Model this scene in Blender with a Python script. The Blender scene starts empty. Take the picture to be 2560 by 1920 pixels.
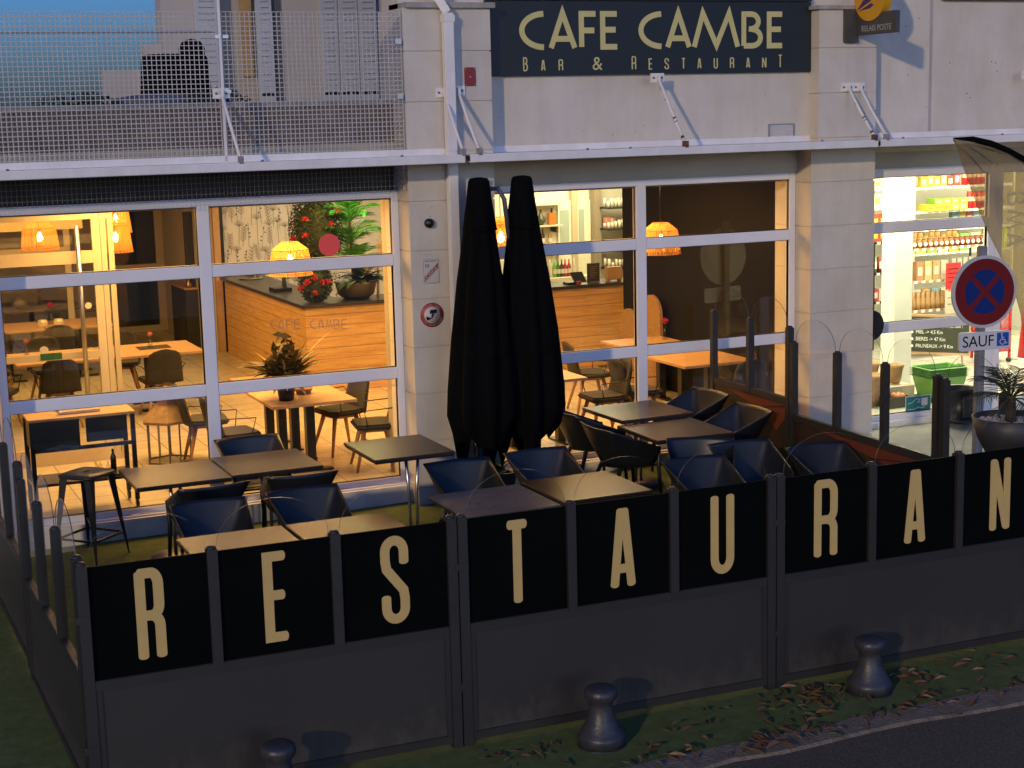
import bpy, bmesh, math, random
from mathutils import Vector, Matrix
R=math.radians; PI=math.pi
random.seed(7)
sc=bpy.context.scene; COL=sc.collection
# ------------------------------------------------------------------ materials
MATS={}
def nodes(name):
    m=bpy.data.materials.new(name); m.use_nodes=True
    return m,m.node_tree.nodes,m.node_tree.links,m.node_tree.nodes['Principled BSDF']
def mat(name,col,rough=.6,metal=0.,var=0.,scale=6.,bump=0.,bscale=60.,emit=None,es=0.,stretch=None,col2=None,spec=None,trans=0.,coord='Object',streak=0.,mud=0.):
    if name in MATS: return MATS[name]
    m,N,L,b=nodes(name)
    b.inputs['Base Color'].default_value=(*col,1); b.inputs['Roughness'].default_value=rough; b.inputs['Metallic'].default_value=metal
    if spec is not None: b.inputs['Specular IOR Level'].default_value=spec
    if trans: b.inputs['Transmission Weight'].default_value=trans
    tc=N.new('ShaderNodeTexCoord'); mp=N.new('ShaderNodeMapping'); L.new(tc.outputs[coord],mp.inputs[0])
    if stretch: mp.inputs['Scale'].default_value=stretch
    if var or col2:
        n=N.new('ShaderNodeTexNoise'); n.inputs['Scale'].default_value=scale; n.inputs['Detail'].default_value=7; n.inputs['Roughness'].default_value=.62
        L.new(mp.outputs[0],n.inputs['Vector'])
        r=N.new('ShaderNodeValToRGB'); r.color_ramp.elements[0].position=.32; r.color_ramp.elements[1].position=.7
        c2=col2 or tuple(min(1,c*(1+var)) for c in col); c1=col if col2 else tuple(c*(1-var) for c in col)
        r.color_ramp.elements[0].color=(*c1,1); r.color_ramp.elements[1].color=(*c2,1)
        L.new(n.outputs[0],r.inputs[0]); L.new(r.outputs[0],b.inputs['Base Color'])
    if bump:
        n2=N.new('ShaderNodeTexNoise'); n2.inputs['Scale'].default_value=bscale; n2.inputs['Detail'].default_value=5
        L.new(mp.outputs[0],n2.inputs['Vector']); bp=N.new('ShaderNodeBump'); bp.inputs['Strength'].default_value=bump; bp.inputs['Distance'].default_value=.02
        L.new(n2.outputs[0],bp.inputs['Height']); L.new(bp.outputs[0],b.inputs['Normal'])
    if streak or mud:
        src=b.inputs['Base Color'].links[0].from_socket
        m4=N.new('ShaderNodeMapping'); m4.inputs['Scale'].default_value=(2.2,2.2,.5) if streak else (5,5,3); L.new(tc.outputs['Object'],m4.inputs[0])
        n4=N.new('ShaderNodeTexNoise'); n4.inputs['Scale'].default_value=1.6; n4.inputs['Detail'].default_value=8; n4.inputs['Roughness'].default_value=.7; L.new(m4.outputs[0],n4.inputs['Vector'])
        r4=N.new('ShaderNodeValToRGB'); x4=N.new('ShaderNodeMix'); x4.data_type='RGBA'; L.new(src,x4.inputs[6])
        if streak:
            r4.color_ramp.elements[0].position=.36; r4.color_ramp.elements[1].position=.60; k4=1-streak; r4.color_ramp.elements[0].color=(k4,k4*.97,k4*.92,1); r4.color_ramp.elements[1].color=(1,1,1,1)
            L.new(n4.outputs[0],r4.inputs[0]); x4.blend_type='MULTIPLY'; x4.inputs[0].default_value=1; L.new(r4.outputs[0],x4.inputs[7])
        else:
            s4=N.new('ShaderNodeSeparateXYZ'); L.new(tc.outputs['Object'],s4.inputs[0]); q4=N.new('ShaderNodeMapRange'); q4.inputs[1].default_value=.08; q4.inputs[2].default_value=.5; q4.inputs[3].default_value=.22; q4.inputs[4].default_value=-.12; L.new(s4.outputs[2],q4.inputs[0])
            a4=N.new('ShaderNodeMath'); a4.operation='ADD'; L.new(n4.outputs[0],a4.inputs[0]); L.new(q4.outputs[0],a4.inputs[1]); r4.color_ramp.elements[0].position=.55; r4.color_ramp.elements[1].position=.85; L.new(a4.outputs[0],r4.inputs[0])
            m5=N.new('ShaderNodeMath'); m5.operation='MULTIPLY'; m5.inputs[1].default_value=mud; L.new(r4.outputs[0],m5.inputs[0]); L.new(m5.outputs[0],x4.inputs[0]); x4.inputs[7].default_value=(.075,.062,.05,1)
        L.new(x4.outputs[2],b.inputs['Base Color'])
    if emit: b.inputs['Emission Color'].default_value=(*emit,1); b.inputs['Emission Strength'].default_value=es
    MATS[name]=m; return m
def glass(name,tint=(.96,.97,.96),rough=0.,ior=1.45,gain=1.):
    m=bpy.data.materials.new(name); m.use_nodes=True; N=m.node_tree.nodes; L=m.node_tree.links; N.clear()
    o=N.new('ShaderNodeOutputMaterial'); t=N.new('ShaderNodeBsdfTransparent'); t.inputs[0].default_value=(*tint,1)
    g=N.new('ShaderNodeBsdfGlossy'); g.inputs['Roughness'].default_value=rough; f=N.new('ShaderNodeFresnel'); f.inputs[0].default_value=ior
    mx=N.new('ShaderNodeMixShader'); ml=N.new('ShaderNodeMath'); ml.operation='MULTIPLY'; ml.inputs[1].default_value=gain
    ge=N.new('ShaderNodeNewGeometry'); iv=N.new('ShaderNodeMath'); iv.operation='SUBTRACT'; iv.inputs[0].default_value=1; L.new(ge.outputs['Backfacing'],iv.inputs[1]); m3=N.new('ShaderNodeMath'); m3.operation='MULTIPLY'
    L.new(f.outputs[0],ml.inputs[0]); L.new(ml.outputs[0],m3.inputs[0]); L.new(iv.outputs[0],m3.inputs[1]); L.new(m3.outputs[0],mx.inputs[0]); L.new(t.outputs[0],mx.inputs[1]); L.new(g.outputs[0],mx.inputs[2]); L.new(mx.outputs[0],o.inputs[0])
    MATS[name]=m; return m
def wood_planks(name,c1,c2,pitch,axis=2,dark=.35,rough=.5):
    m,N,L,b=nodes(name); b.inputs['Roughness'].default_value=rough
    tc=N.new('ShaderNodeTexCoord'); sp=N.new('ShaderNodeSeparateXYZ'); L.new(tc.outputs['Object'],sp.inputs[0])
    dv=N.new('ShaderNodeMath'); dv.operation='DIVIDE'; dv.inputs[1].default_value=pitch; L.new(sp.outputs[axis],dv.inputs[0])
    fl=N.new('ShaderNodeMath'); fl.operation='FLOOR'; L.new(dv.outputs[0],fl.inputs[0])
    fr=N.new('ShaderNodeMath'); fr.operation='FRACT'; L.new(dv.outputs[0],fr.inputs[0])
    mp=N.new('ShaderNodeMapping'); mp.inputs['Scale'].default_value=(1.2,1.2,14) if axis==2 else (14,1.2,1.2); L.new(tc.outputs['Object'],mp.inputs[0])
    ad=N.new('ShaderNodeVectorMath'); ad.operation='ADD'; cb=N.new('ShaderNodeCombineXYZ'); 
    m7=N.new('ShaderNodeMath'); m7.operation='MULTIPLY'; m7.inputs[1].default_value=7.3; L.new(fl.outputs[0],m7.inputs[0]); L.new(m7.outputs[0],cb.inputs[0]); L.new(m7.outputs[0],cb.inputs[1])
    L.new(mp.outputs[0],ad.inputs[0]); L.new(cb.outputs[0],ad.inputs[1])
    n=N.new('ShaderNodeTexNoise'); n.inputs['Scale'].default_value=2.2; n.inputs['Detail'].default_value=8; n.inputs['Distortion'].default_value=.6; L.new(ad.outputs[0],n.inputs['Vector'])
    r=N.new('ShaderNodeValToRGB'); r.color_ramp.elements[0].color=(*c1,1); r.color_ramp.elements[1].color=(*c2,1); r.color_ramp.elements[0].position=.3; r.color_ramp.elements[1].position=.7
    L.new(n.outputs[0],r.inputs[0])
    # knots
    v=N.new('ShaderNodeTexVoronoi'); v.inputs['Scale'].default_value=3.1; L.new(ad.outputs[0],v.inputs['Vector'])
    v.inputs['Scale'].default_value=1.1
    rk=N.new('ShaderNodeValToRGB'); rk.color_ramp.elements[0].color=(.25,.2,.15,1); rk.color_ramp.elements[1].color=(1,1,1,1); rk.color_ramp.elements[0].position=.03; rk.color_ramp.elements[1].position=.1
    L.new(v.outputs['Distance'],rk.inputs[0])
    mu=N.new('ShaderNodeMix'); mu.data_type='RGBA'; mu.blend_type='MULTIPLY'; mu.inputs[0].default_value=.8; L.new(r.outputs[0],mu.inputs[6]); L.new(rk.outputs[0],mu.inputs[7])
    gp=N.new('ShaderNodeValToRGB'); gp.color_ramp.elements[0].color=(dark,dark,dark,1); gp.color_ramp.elements[1].color=(1,1,1,1); gp.color_ramp.elements[0].position=.05; gp.color_ramp.elements[1].position=.10
    L.new(fr.outputs[0],gp.inputs[0])
    m2=N.new('ShaderNodeMix'); m2.data_type='RGBA'; m2.blend_type='MULTIPLY'; m2.inputs[0].default_value=1; L.new(mu.outputs[2],m2.inputs[6]); L.new(gp.outputs[0],m2.inputs[7])
    L.new(m2.outputs[2],b.inputs['Base Color'])
    MATS[name]=m; return m
def tiles(name,c1,c2,grout,size,rot=0.,rough=.35,mort=.012):
    m,N,L,b=nodes(name); b.inputs['Roughness'].default_value=rough
    tc=N.new('ShaderNodeTexCoord'); mp=N.new('ShaderNodeMapping'); mp.inputs['Rotation'].default_value=(0,0,rot); L.new(tc.outputs['Object'],mp.inputs[0])
    k=N.new('ShaderNodeTexBrick'); k.offset=0; k.inputs['Color1'].default_value=(*c1,1); k.inputs['Color2'].default_value=(*c2,1); k.inputs['Mortar'].default_value=(*grout,1)
    k.inputs['Scale'].default_value=1; k.inputs['Mortar Size'].default_value=mort; k.inputs['Brick Width'].default_value=size; k.inputs['Row Height'].default_value=size
    L.new(mp.outputs[0],k.inputs['Vector'])
    n=N.new('ShaderNodeTexNoise'); n.inputs['Scale'].default_value=5; n.inputs['Detail'].default_value=6; L.new(tc.outputs['Object'],n.inputs['Vector'])
    mx=N.new('ShaderNodeMix'); mx.data_type='RGBA'; mx.blend_type='MULTIPLY'; mx.inputs[0].default_value=.35; L.new(k.outputs[0],mx.inputs[6]); L.new(n.outputs[0],mx.inputs[7]); L.new(mx.outputs[2],b.inputs['Base Color'])
    MATS[name]=m; return m
# ------------------------------------------------------------------ mesh builder
class MB:
    def __init__(s): s.v=[]; s.f=[]; s.sm=[]
    def add(s,vs,fs,smooth=False):
        o=len(s.v); s.v+=[tuple(p) for p in vs]; s.f+=[tuple(i+o for i in f) for f in fs]; s.sm+=[smooth]*len(fs); return s
    def box(s,x0,x1,y0,y1,z0,z1):
        return s.add([(x0,y0,z0),(x1,y0,z0),(x1,y1,z0),(x0,y1,z0),(x0,y0,z1),(x1,y0,z1),(x1,y1,z1),(x0,y1,z1)],[(0,3,2,1),(4,5,6,7),(0,1,5,4),(1,2,6,5),(2,3,7,6),(3,0,4,7)])
    def obox(s,c,ux,uy,uz,hx,hy,hz):
        c,ux,uy,uz=map(Vector,(c,ux,uy,uz)); P=[c+ux*(a*hx)+uy*(b*hy)+uz*(d*hz) for d in(-1,1) for a,b in((-1,-1),(1,-1),(1,1),(-1,1))]
        return s.add(P,[(0,3,2,1),(4,5,6,7),(0,1,5,4),(1,2,6,5),(2,3,7,6),(3,0,4,7)])
    def bar(s,a,b,w,h=None,up=(0,0,1)):
        a,b=Vector(a),Vector(b); d=b-a; l=d.length
        if l<1e-6: return s
        d/=l; u=Vector(up)
        if abs(d.dot(u))>.95: u=Vector((0,1,0))
        x=d.cross(u).normalized(); y=x.cross(d); return s.obox((a+b)/2,x,y,d,w/2,(h or w)/2,l/2)
    def tube(s,pts,r,n=8,cap=True):
        pts=[Vector(p) for p in pts]; rs=r if isinstance(r,(list,tuple)) else [r]*len(pts); V=[];F=[]
        prev=None
        for i,p in enumerate(pts):
            d=(pts[min(i+1,len(pts)-1)]-pts[max(i-1,0)]).normalized()
            if prev is None:
                u=Vector((0,0,1)) if abs(d.z)<.9 else Vector((1,0,0)); x=d.cross(u).normalized()
            else: x=(prev-d*prev.dot(d)).normalized()
            prev=x; y=d.cross(x)
            for k in range(n):
                a=2*PI*k/n; V.append(p+(x*math.cos(a)+y*math.sin(a))*rs[i])
        for i in range(len(pts)-1):
            for k in range(n): F.append((i*n+k,i*n+(k+1)%n,(i+1)*n+(k+1)%n,(i+1)*n+k))
        if cap: F.append(tuple(range(n))[::-1]); F.append(tuple((len(pts)-1)*n+k for k in range(n)))
        return s.add(V,F,True)
    def lathe(s,prof,c=(0,0,0),n=24,rf=None,cap=True):
        V=[];F=[]
        for r,z in prof:
            for k in range(n):
                a=2*PI*k/n; q=r*(rf(a,z) if rf else 1); V.append((c[0]+q*math.cos(a),c[1]+q*math.sin(a),c[2]+z))
        m=len(prof)
        for i in range(m-1):
            for k in range(n): F.append((i*n+k,i*n+(k+1)%n,(i+1)*n+(k+1)%n,(i+1)*n+k))
        if cap: F.append(tuple(range(n))[::-1]); F.append(tuple((m-1)*n+k for k in range(n)))
        return s.add(V,F,True)
    def prism(s,poly,y0,y1,T=None):   # poly in (x,z), extruded along y
        n=len(poly); V=[(x,y0,z) for x,z in poly]+[(x,y1,z) for x,z in poly]
        if T: V=[T(Vector(p)) for p in V]
        F=[tuple(range(n)),tuple(range(n,2*n))[::-1]]+[(i,i+n,(i+1)%n+n,(i+1)%n) for i in range(n)]
        return s.add(V,F)
    def build(s,name,m,parent=None,bevel=0,label=None):
        me=bpy.data.meshes.new(name); me.from_pydata(s.v,[],s.f); me.polygons.foreach_set('use_smooth',s.sm)
        bm=bmesh.new(); bm.from_mesh(me); bmesh.ops.recalc_face_normals(bm,faces=bm.faces)
        if bevel: bmesh.ops.bevel(bm,geom=[e for e in bm.edges if len(e.link_faces)==2 and e.calc_face_angle(0)>.6],offset=bevel,segments=2,affect='EDGES',clamp_overlap=True)
        bm.to_mesh(me); bm.free()
        if isinstance(m,(list,tuple)): 
            for q in m: me.materials.append(q)
        else: me.materials.append(m)
        o=bpy.data.objects.new(name,me); COL.objects.link(o)
        if parent: o.parent=parent
        if label: o['label']=label
        return o
def tag(o,label=None,cat=None,group=None,kind=None):
    if label: o['label']=label
    if cat: o['category']=cat
    if group: o['group']=group
    if kind: o['kind']=kind
    return o
def thing(name,label,cat,loc=(0,0,0),rz=0,group=None):
    o=bpy.data.objects.new(name,None); COL.objects.link(o); o.location=loc; o.rotation_euler=(0,0,rz); o.empty_display_size=.1
    return tag(o,label,cat,group)
def copytree(o,loc=None,rz=None,label=None,group=None,parent=None):
    c=o.copy(); COL.objects.link(c)
    if parent: c.parent=parent
    if loc is not None: c.location=loc
    if rz is not None: c.rotation_euler=(0,0,rz)
    if label: c['label']=label
    if group: c['group']=group
    for ch in list(o.children): copytree(ch,parent=c)
    return c
_fresh=set()
def place(proto,loc,rz,label,group=None):
    if proto.name in _fresh or proto.get('_u'): return copytree(proto,loc,rz,label,group)
    proto['_u']=1; proto.location=loc; proto.rotation_euler=(0,0,rz); proto['label']=label
    if group: proto['group']=group
    return proto
def one(name,mb,m,label,cat,group=None,bevel=0,loc=None,rz=0):
    o=mb.build(name,m,bevel=bevel); tag(o,label,cat,group)
    if loc: o.location=loc; o.rotation_euler=(0,0,rz)
    return o
# text helpers
def text_mesh(name,txt,size,m,parent,loc,rot=(R(90),0,0),align='LEFT',ext=.0015,sx=1.,space=1.):
    cu=bpy.data.curves.new('t','FONT'); cu.body=txt; cu.size=size; cu.extrude=ext; cu.align_x=align; cu.space_character=space
    t=bpy.data.objects.new('t',cu); COL.objects.link(t); dg=bpy.context.evaluated_depsgraph_get(); me=bpy.data.meshes.new_from_object(t.evaluated_get(dg))
    bpy.data.objects.remove(t); bpy.data.curves.remove(cu); me.materials.clear(); me.materials.append(m)
    o=bpy.data.objects.new(name,me); COL.objects.link(o); o.location=loc; o.rotation_euler=rot; o.scale=(sx,1,1); o.parent=parent; return o
def arc(cx,cy,rx,ry,a0,a1,n=8): return [(cx+rx*math.cos(R(a0+(a1-a0)*i/n)),cy+ry*math.sin(R(a0+(a1-a0)*i/n))) for i in range(n+1)]
def stroke(mb,pts,w,T,d=0,round_=True,th=.003):
    """flat ribbon letter stroke with mitred joints, in the (x,z) plane of T"""
    P=[Vector(pts[0])]
    for q in pts[1:]:
        if (Vector(q)-P[-1]).length>w*.04: P.append(Vector(q))
    L=[];Rr=[]
    for i,p in enumerate(P):
        a=(P[i]-P[i-1]).normalized() if i else (P[1]-P[0]).normalized(); b=(P[i+1]-P[i]).normalized() if i<len(P)-1 else a
        n1=Vector((-a.y,a.x)); n2=Vector((-b.y,b.x)); mm=(n1+n2)
        mm=mm.normalized() if mm.length>1e-5 else n1; k=1/max(.35,mm.dot(n1)); L.append(p+mm*w/2*k); Rr.append(p-mm*w/2*k)
    def cap(p,dirv):
        if not round_: return []
        n=Vector((-dirv.y,dirv.x)); r=w*.5; q=w*.28
        return [p+n*r*math.cos(t)*1-0*n+dirv*q*math.sin(t) for t in [PI*j/6 for j in range(1,6)]]
    poly=L+cap(P[-1],(P[-1]-P[-2]).normalized())+Rr[::-1]+cap(P[0],(P[0]-P[1]).normalized())
    n=len(poly); y0=-th-d; V=[T(Vector((q.x,y0,q.y))) for q in poly]+[T(Vector((q.x,0,q.y))) for q in poly]
    # body quads
    m=len(P); F=[]
    nc=5 if round_ else 0
    for i in range(m-1): F.append((i,i+1,m+nc+(m-1-(i+1)),m+nc+(m-1-i)))
    if round_:
        F.append(tuple([m-1]+list(range(m,m+nc))+[m+nc])); F.append(tuple([2*m+nc-1]+list(range(2*m+nc,2*m+2*nc))+[0]))
    F+=[(i,i+n,(i+1)%n+n,(i+1)%n) for i in range(n)]
    mb.add(V,F)
GLY={
'R':[[(0,0),(0,1)],[(.0,1),(.62,1)]+arc(.62,.86,.38,.14,80,0,5)+arc(.62,.62,.38,.13,0,-80,5)+[(.0,.49)],[(.55,.49)]+arc(.62,.36,.38,.12,75,0,4)+[(1,0)]],
'E':[[(1,1),(0,1),(0,0),(1,0)],[(0,.52),(.9,.52)]],
'S':[[(1,.72),(1,.86)]+arc(.5,.86,.5,.14,0,180,10)+[(0,.74),(.06,.64),(.5,.5),(.94,.36),(1,.26),(1,.14)]+arc(.5,.14,.5,.14,0,-180,10)+[(0,.28)]],
'T':[[(0,1),(1,1)],[(.5,.97),(.5,0)]],
'A':[[(0,0),(.40,1)],[(1,0),(.60,1)],[(.16,.22),(.84,.22)]],
'U':[[(0,1),(0,.16)]+arc(.5,.16,.5,.16,180,360,10)+[(1,.16),(1,1)]],
'N':[[(0,0),(0,1)],[(.05,.98),(.95,.02)],[(1,0),(1,1)]],
'C':[arc(.98,.5,.98,.5,92,268,20)],
'F':[[(1,1),(0,1),(0,0)],[(0,.5),(.9,.5)]],
'M':[[(0,0),(.2,1),(.5,0.02),(.8,1),(1,0)]],
'B':[[(0,0),(0,1),(.1,1)]+arc(.45,.77,.42,.23,90,-80,10),[(0,0),(.45,0)]+arc(.5,.26,.5,.26,-85,85,10)+[(.3,.54)]],
'V':[[(0,1),(.5,0),(1,1)]],'I':[[(.5,0),(.5,1)]],'L':[[(0,1),(0,0),(1,0)]],'P':[[(0,0),(0,1),(.6,1)]+arc(.6,.76,.4,.24,80,-80,8)+[(.0,.5)]],
'O':[arc(.5,.5,.5,.5,95,445,20)],
}
def glyph(mb,ch,x0,x1,z0,z1,w,T,round_=True,d0=0):
    for k,st in enumerate(GLY[ch]):
        stroke(mb,[(x0+w/2+px*(x1-x0-w),z0+w/2+pz*(z1-z0-w)) for px,pz in st],w,T,d0+.0004*k,round_)
# ------------------------------------------------------------------ shared materials
render_wall=mat('cream_render',(.63,.57,.485),.9,streak=.085,var=.09,scale=1.3,bump=.25,bscale=180,coord='Object')
block_wall=mat('cream_block_render',(.61,.555,.48),.9,streak=.08,var=.10,scale=1.7,bump=.25,bscale=160)
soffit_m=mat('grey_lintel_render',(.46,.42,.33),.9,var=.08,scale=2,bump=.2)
white_metal=mat('white_coated_metal',(.76,.73,.72),.42,var=.07,scale=3,streak=.07)
alu=mat('white_window_frame',(.74,.72,.75),.4,var=.05,scale=2)
rust=mat('rust',(.13,.055,.03),.9,var=.5,scale=30)
dgrey=mat('anthracite_metal',(.021,.0195,.018),.45,var=.15,scale=4)
panel_m=mat('anthracite_panel',(.024,.0205,.0165),.55,mud=.5,var=.14,scale=1.2,bump=.05,bscale=300)
film_m=mat('black_film',(.0028,.0034,.0036),.5,var=.2,scale=2,spec=.02)
gold=mat('pale_gold_lettering',(.52,.36,.12),.6,var=.05,scale=9)
signgold=mat('sign_gold_lettering',(.60,.52,.20),.55,var=.05,scale=9)
navy=mat('dark_sign_face',(.008,.0125,.0145),.5,var=.1,scale=3)
pane=glass('window_glass',gain=2.6); clear=glass('clear_screen_glass',(.985,.985,.985),gain=.7)
edge_m=mat('polished_glass_edge',(.07,.08,.08),.25,var=.1)
black_pl=mat('black_polypropylene',(.009,.010,.012),.42,var=.1,scale=8)
black_dummy=None
steel=mat('brushed_steel',(.45,.45,.45),.28,metal=.9,var=.08,scale=12)
tabletop_m=mat('dark_tabletop_laminate',(.030,.020,.015),.34,spec=.38,var=.25,scale=5,stretch=(6,1,1))
tabletop_g=mat('grey_weathered_tabletop',(.09,.09,.10),.45,var=.3,scale=7)
black_m=mat('black_metal',(.008,.008,.009),.35,var=.1)
black_cloth=mat('black_canvas',(.0026,.0026,.0030),.9,var=.3,scale=14,bump=.3,bscale=200,spec=.08)
oak=mat('pale_oak',(.42,.25,.12),.5,var=.18,scale=3,stretch=(1,9,1))
oakleg=mat('oak_leg',(.33,.18,.075),.5,var=.2,scale=5,stretch=(4,4,.6))
fabric=mat('charcoal_upholstery',(.022,.019,.017),.85,var=.2,scale=20,bump=.2,bscale=300)
# ------------------------------------------------------------------ ground
def G(x,y):
    if y<=-5.6: return 0.
    return (y+5.6)*(.033+.0045*min(6,max(0,x-5)))
def sheet(name,xs,ys,m,dz=0,kind='structure',zf=G):
    mb=MB(); nx,ny=len(xs),len(ys); V=[(x,y,zf(x,y)+dz) for y in ys for x in xs]
    mb.add(V,[(j*nx+i,j*nx+i+1,(j+1)*nx+i+1,(j+1)*nx+i) for j in range(ny-1) for i in range(nx-1)]); o=mb.build(name,m); o['kind']=kind; return o
turf_m=mat('artificial_turf',(.085,.115,.022),.95,var=.35,scale=9,bump=.9,bscale=260,col2=(.15,.195,.045))
asphalt=mat('asphalt',(.120,.096,.066),.9,var=.45,scale=55,bump=1.0,bscale=120,spec=.25)
pave_m=mat('pale_concrete_paving',(.30,.29,.25),.8,var=.18,scale=2.5,bump=.2,bscale=60)
sheet('ground',[-300,-60,-8,0,2.5,5,8,11,20,60,300],[-300,-60,-20,-10,-7.2,-6.60],asphalt,-.022,zf=lambda x,y:0)
sheet('ground_far',[-300,-60,0,11,60,300],[-.3,3,14,60,300],mat('town_ground',(.12,.12,.11),.9,var=.2),-.12,zf=lambda x,y:0)
sheet('turf',[-14,-4,0,1.6,3,5,6,7,8.9],[-6.42,-6,-5.6,-4.5,-3,-1.5,-.14],turf_m,.0)
sheet('pavement',[8.9,9.5,10,11,12,16,30],[-6.42,-5.6,-4,-2,-.1,.1],pave_m,-.0)
sheet('turf_verge',[8.9,12,30],[-6.42,-5.75],turf_m,.006)
# kerb stone with a worn, irregular front edge
mb=MB(); xs=[-14+.35*i for i in range(130)]
V=[]
for x in xs:
    j=random.uniform(-.045,.045); V+=[(x,-6.42+random.uniform(-.02,.03),.006),(x,-6.63+j,-.004),(x,-6.66+j,-.035)]
mb.add(V,[(3*i+k,3*i+3+k,3*i+4+k,3*i+1+k) for i in range(len(xs)-1) for k in (0,1)])
kb=mb.build('kerb',mat('worn_kerb_concrete',(.17,.13,.09),.9,var=.35,scale=9,bump=.8,bscale=50)); kb['kind']='structure'
# ------------------------------------------------------------------ facade
def blockwall(name,x0,x1,y0,y1,z0,z1,label,joints,left=True,right=True):
    """rendered pilaster with recessed horizontal joints"""
    t=thing(name,label,'pilaster',((x0+x1)/2,y0,z0)); M=Matrix.Translation(-Vector(((x0+x1)/2,y0,z0)))
    mb=MB(); zs=[z0]+[j for j in joints if z0<j<z1]+[z1]
    for i in range(len(zs)-1):
        a=zs[i]+(.006 if i else 0); b=zs[i+1]-(.006 if i<len(zs)-2 else 0)
        mb.box(x0,x1,y0,y1,a,b)
        if i<len(zs)-2: mb.box(x0+.012,x1-.012,y0+.012,y1,b,zs[i+1]+.006)
    mb.v=[(v[0]-(x0+x1)/2,v[1]-y0,v[2]-z0) for v in mb.v]
    mb.build('shaft',block_wall,t,bevel=0); return t
J=[.36,.82,1.287,1.741,2.207,2.668,3.136,3.60,4.066,4.533,4.93]
p1=blockwall('pilaster',5.575,6.46,-.33,.35,.15,4.93,'rendered block pilaster with the licence and camera signs, behind the drainpipe',J)
p2=blockwall('pilaster',10.11,10.93,-.33,.35,.15,3.50,'rendered block pilaster between cafe window and bright shop window',J)
MB()
mb=MB(); 
for a,b in ((3.5,3.594),(3.606,4.060),(4.072,4.527),(4.539,4.93)): mb.box(10.20-10.52,10.93-10.52,0,.35,a-.15,b-.15)
mb.box(10.212-10.52,10.918-10.52,.012,.35,3.5-.15,4.92-.15); mb.build('upper_shaft',block_wall,p2)
blockwall('pilaster',.7,1.74,-.33,.35,.05,3.24,'rendered block pilaster at the left end of the cafe window',J)
# main wall pieces
t=thing('cafe_building','cream rendered cafe and shop building above the glass fronts','building',(8,-.15,3.2))
def W(mb,x0,x1,y0,y1,z0,z1): mb.box(x0-8,x1-8,y0+.15,y1+.15,z0-3.2,z1-3.2)
mb=MB(); W(mb,6.46,10.20,-.15,.12,3.50,9); W(mb,10.93,40,-.17,.12,3.42,9); W(mb,10.20,10.93,-.15,.3,4.93,9); W(mb,5.6,6.46,-.15,.3,4.93,9); mb.build('wall',render_wall,t)
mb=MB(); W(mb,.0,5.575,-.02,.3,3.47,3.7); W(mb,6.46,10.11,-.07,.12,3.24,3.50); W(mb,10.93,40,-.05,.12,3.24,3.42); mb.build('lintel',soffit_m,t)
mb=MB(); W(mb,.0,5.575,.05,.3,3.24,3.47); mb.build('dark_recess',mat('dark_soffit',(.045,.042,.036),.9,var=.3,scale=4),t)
mb=MB(); W(mb,-6,5.575,.02,.35,3.7,4.06); W(mb,-6,5.575,.35,4.4,3.86,4.02); mb.build('terrace_slab',mat('stained_terrace_edge',(.20,.155,.125),.9,var=.3,scale=5,bump=.3),t)
mb=MB(); W(mb,-6,5.575,.0,.4,4.06,4.10); W(mb,5.6,6.5,-.37,.1,4.93,4.98); W(mb,10.16,10.97,-.36,-.1,4.93,4.97); mb.build('coping',mat('weathered_coping',(.33,.31,.28),.9,var=.25,scale=6),t)
mb=MB(); W(mb,11.9,16,-.22,-.12,5.04,5.2); mb.build('window_sill',mat('dark_sill',(.08,.07,.06),.7,var=.3),t)
mb=MB(); W(mb,11.75,11.79,-.174,-.165,3.6,9); mb.build('expansion_joint',mat('joint_stain',(.40,.355,.33),.95,var=.1),t)
# stains / drill marks
mb=MB()
for i in range(46):
    x,z=random.uniform(11.1,13.4),random.uniform(3.75,4.9); r=random.choice((.003,.004,.004,.007)); mb.add([(x+r*math.cos(a)-8,-.1725+.15,z+r*math.sin(a)-3.2) for a in [k*PI/4 for k in range(8)]],[tuple(range(8))])
for i in range(14):
    x,z=random.uniform(6.6,10.1),random.uniform(3.7,4.25); r=random.choice((.003,.005)); mb.add([(x+r*math.cos(a)-8,-.1525+.15,z+r*math.sin(a)-3.2) for a in [k*PI/4 for k in range(8)]],[tuple(range(8))])
mb.build('drill_holes',black_m,t)
# roof-edge kerb below windows
step=MB(); step.box(1.74,5.575,-.14,.3,.05,.36); step.box(6.46,10.11,-.16,.3,.05,.37); step.box(10.93,14.6,-.1,.3,.2,.39)
o=step.build('step',mat('pale_stone_step',(.72,.68,.60),.75,var=.15,scale=4)); o['kind']='structure'
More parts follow.
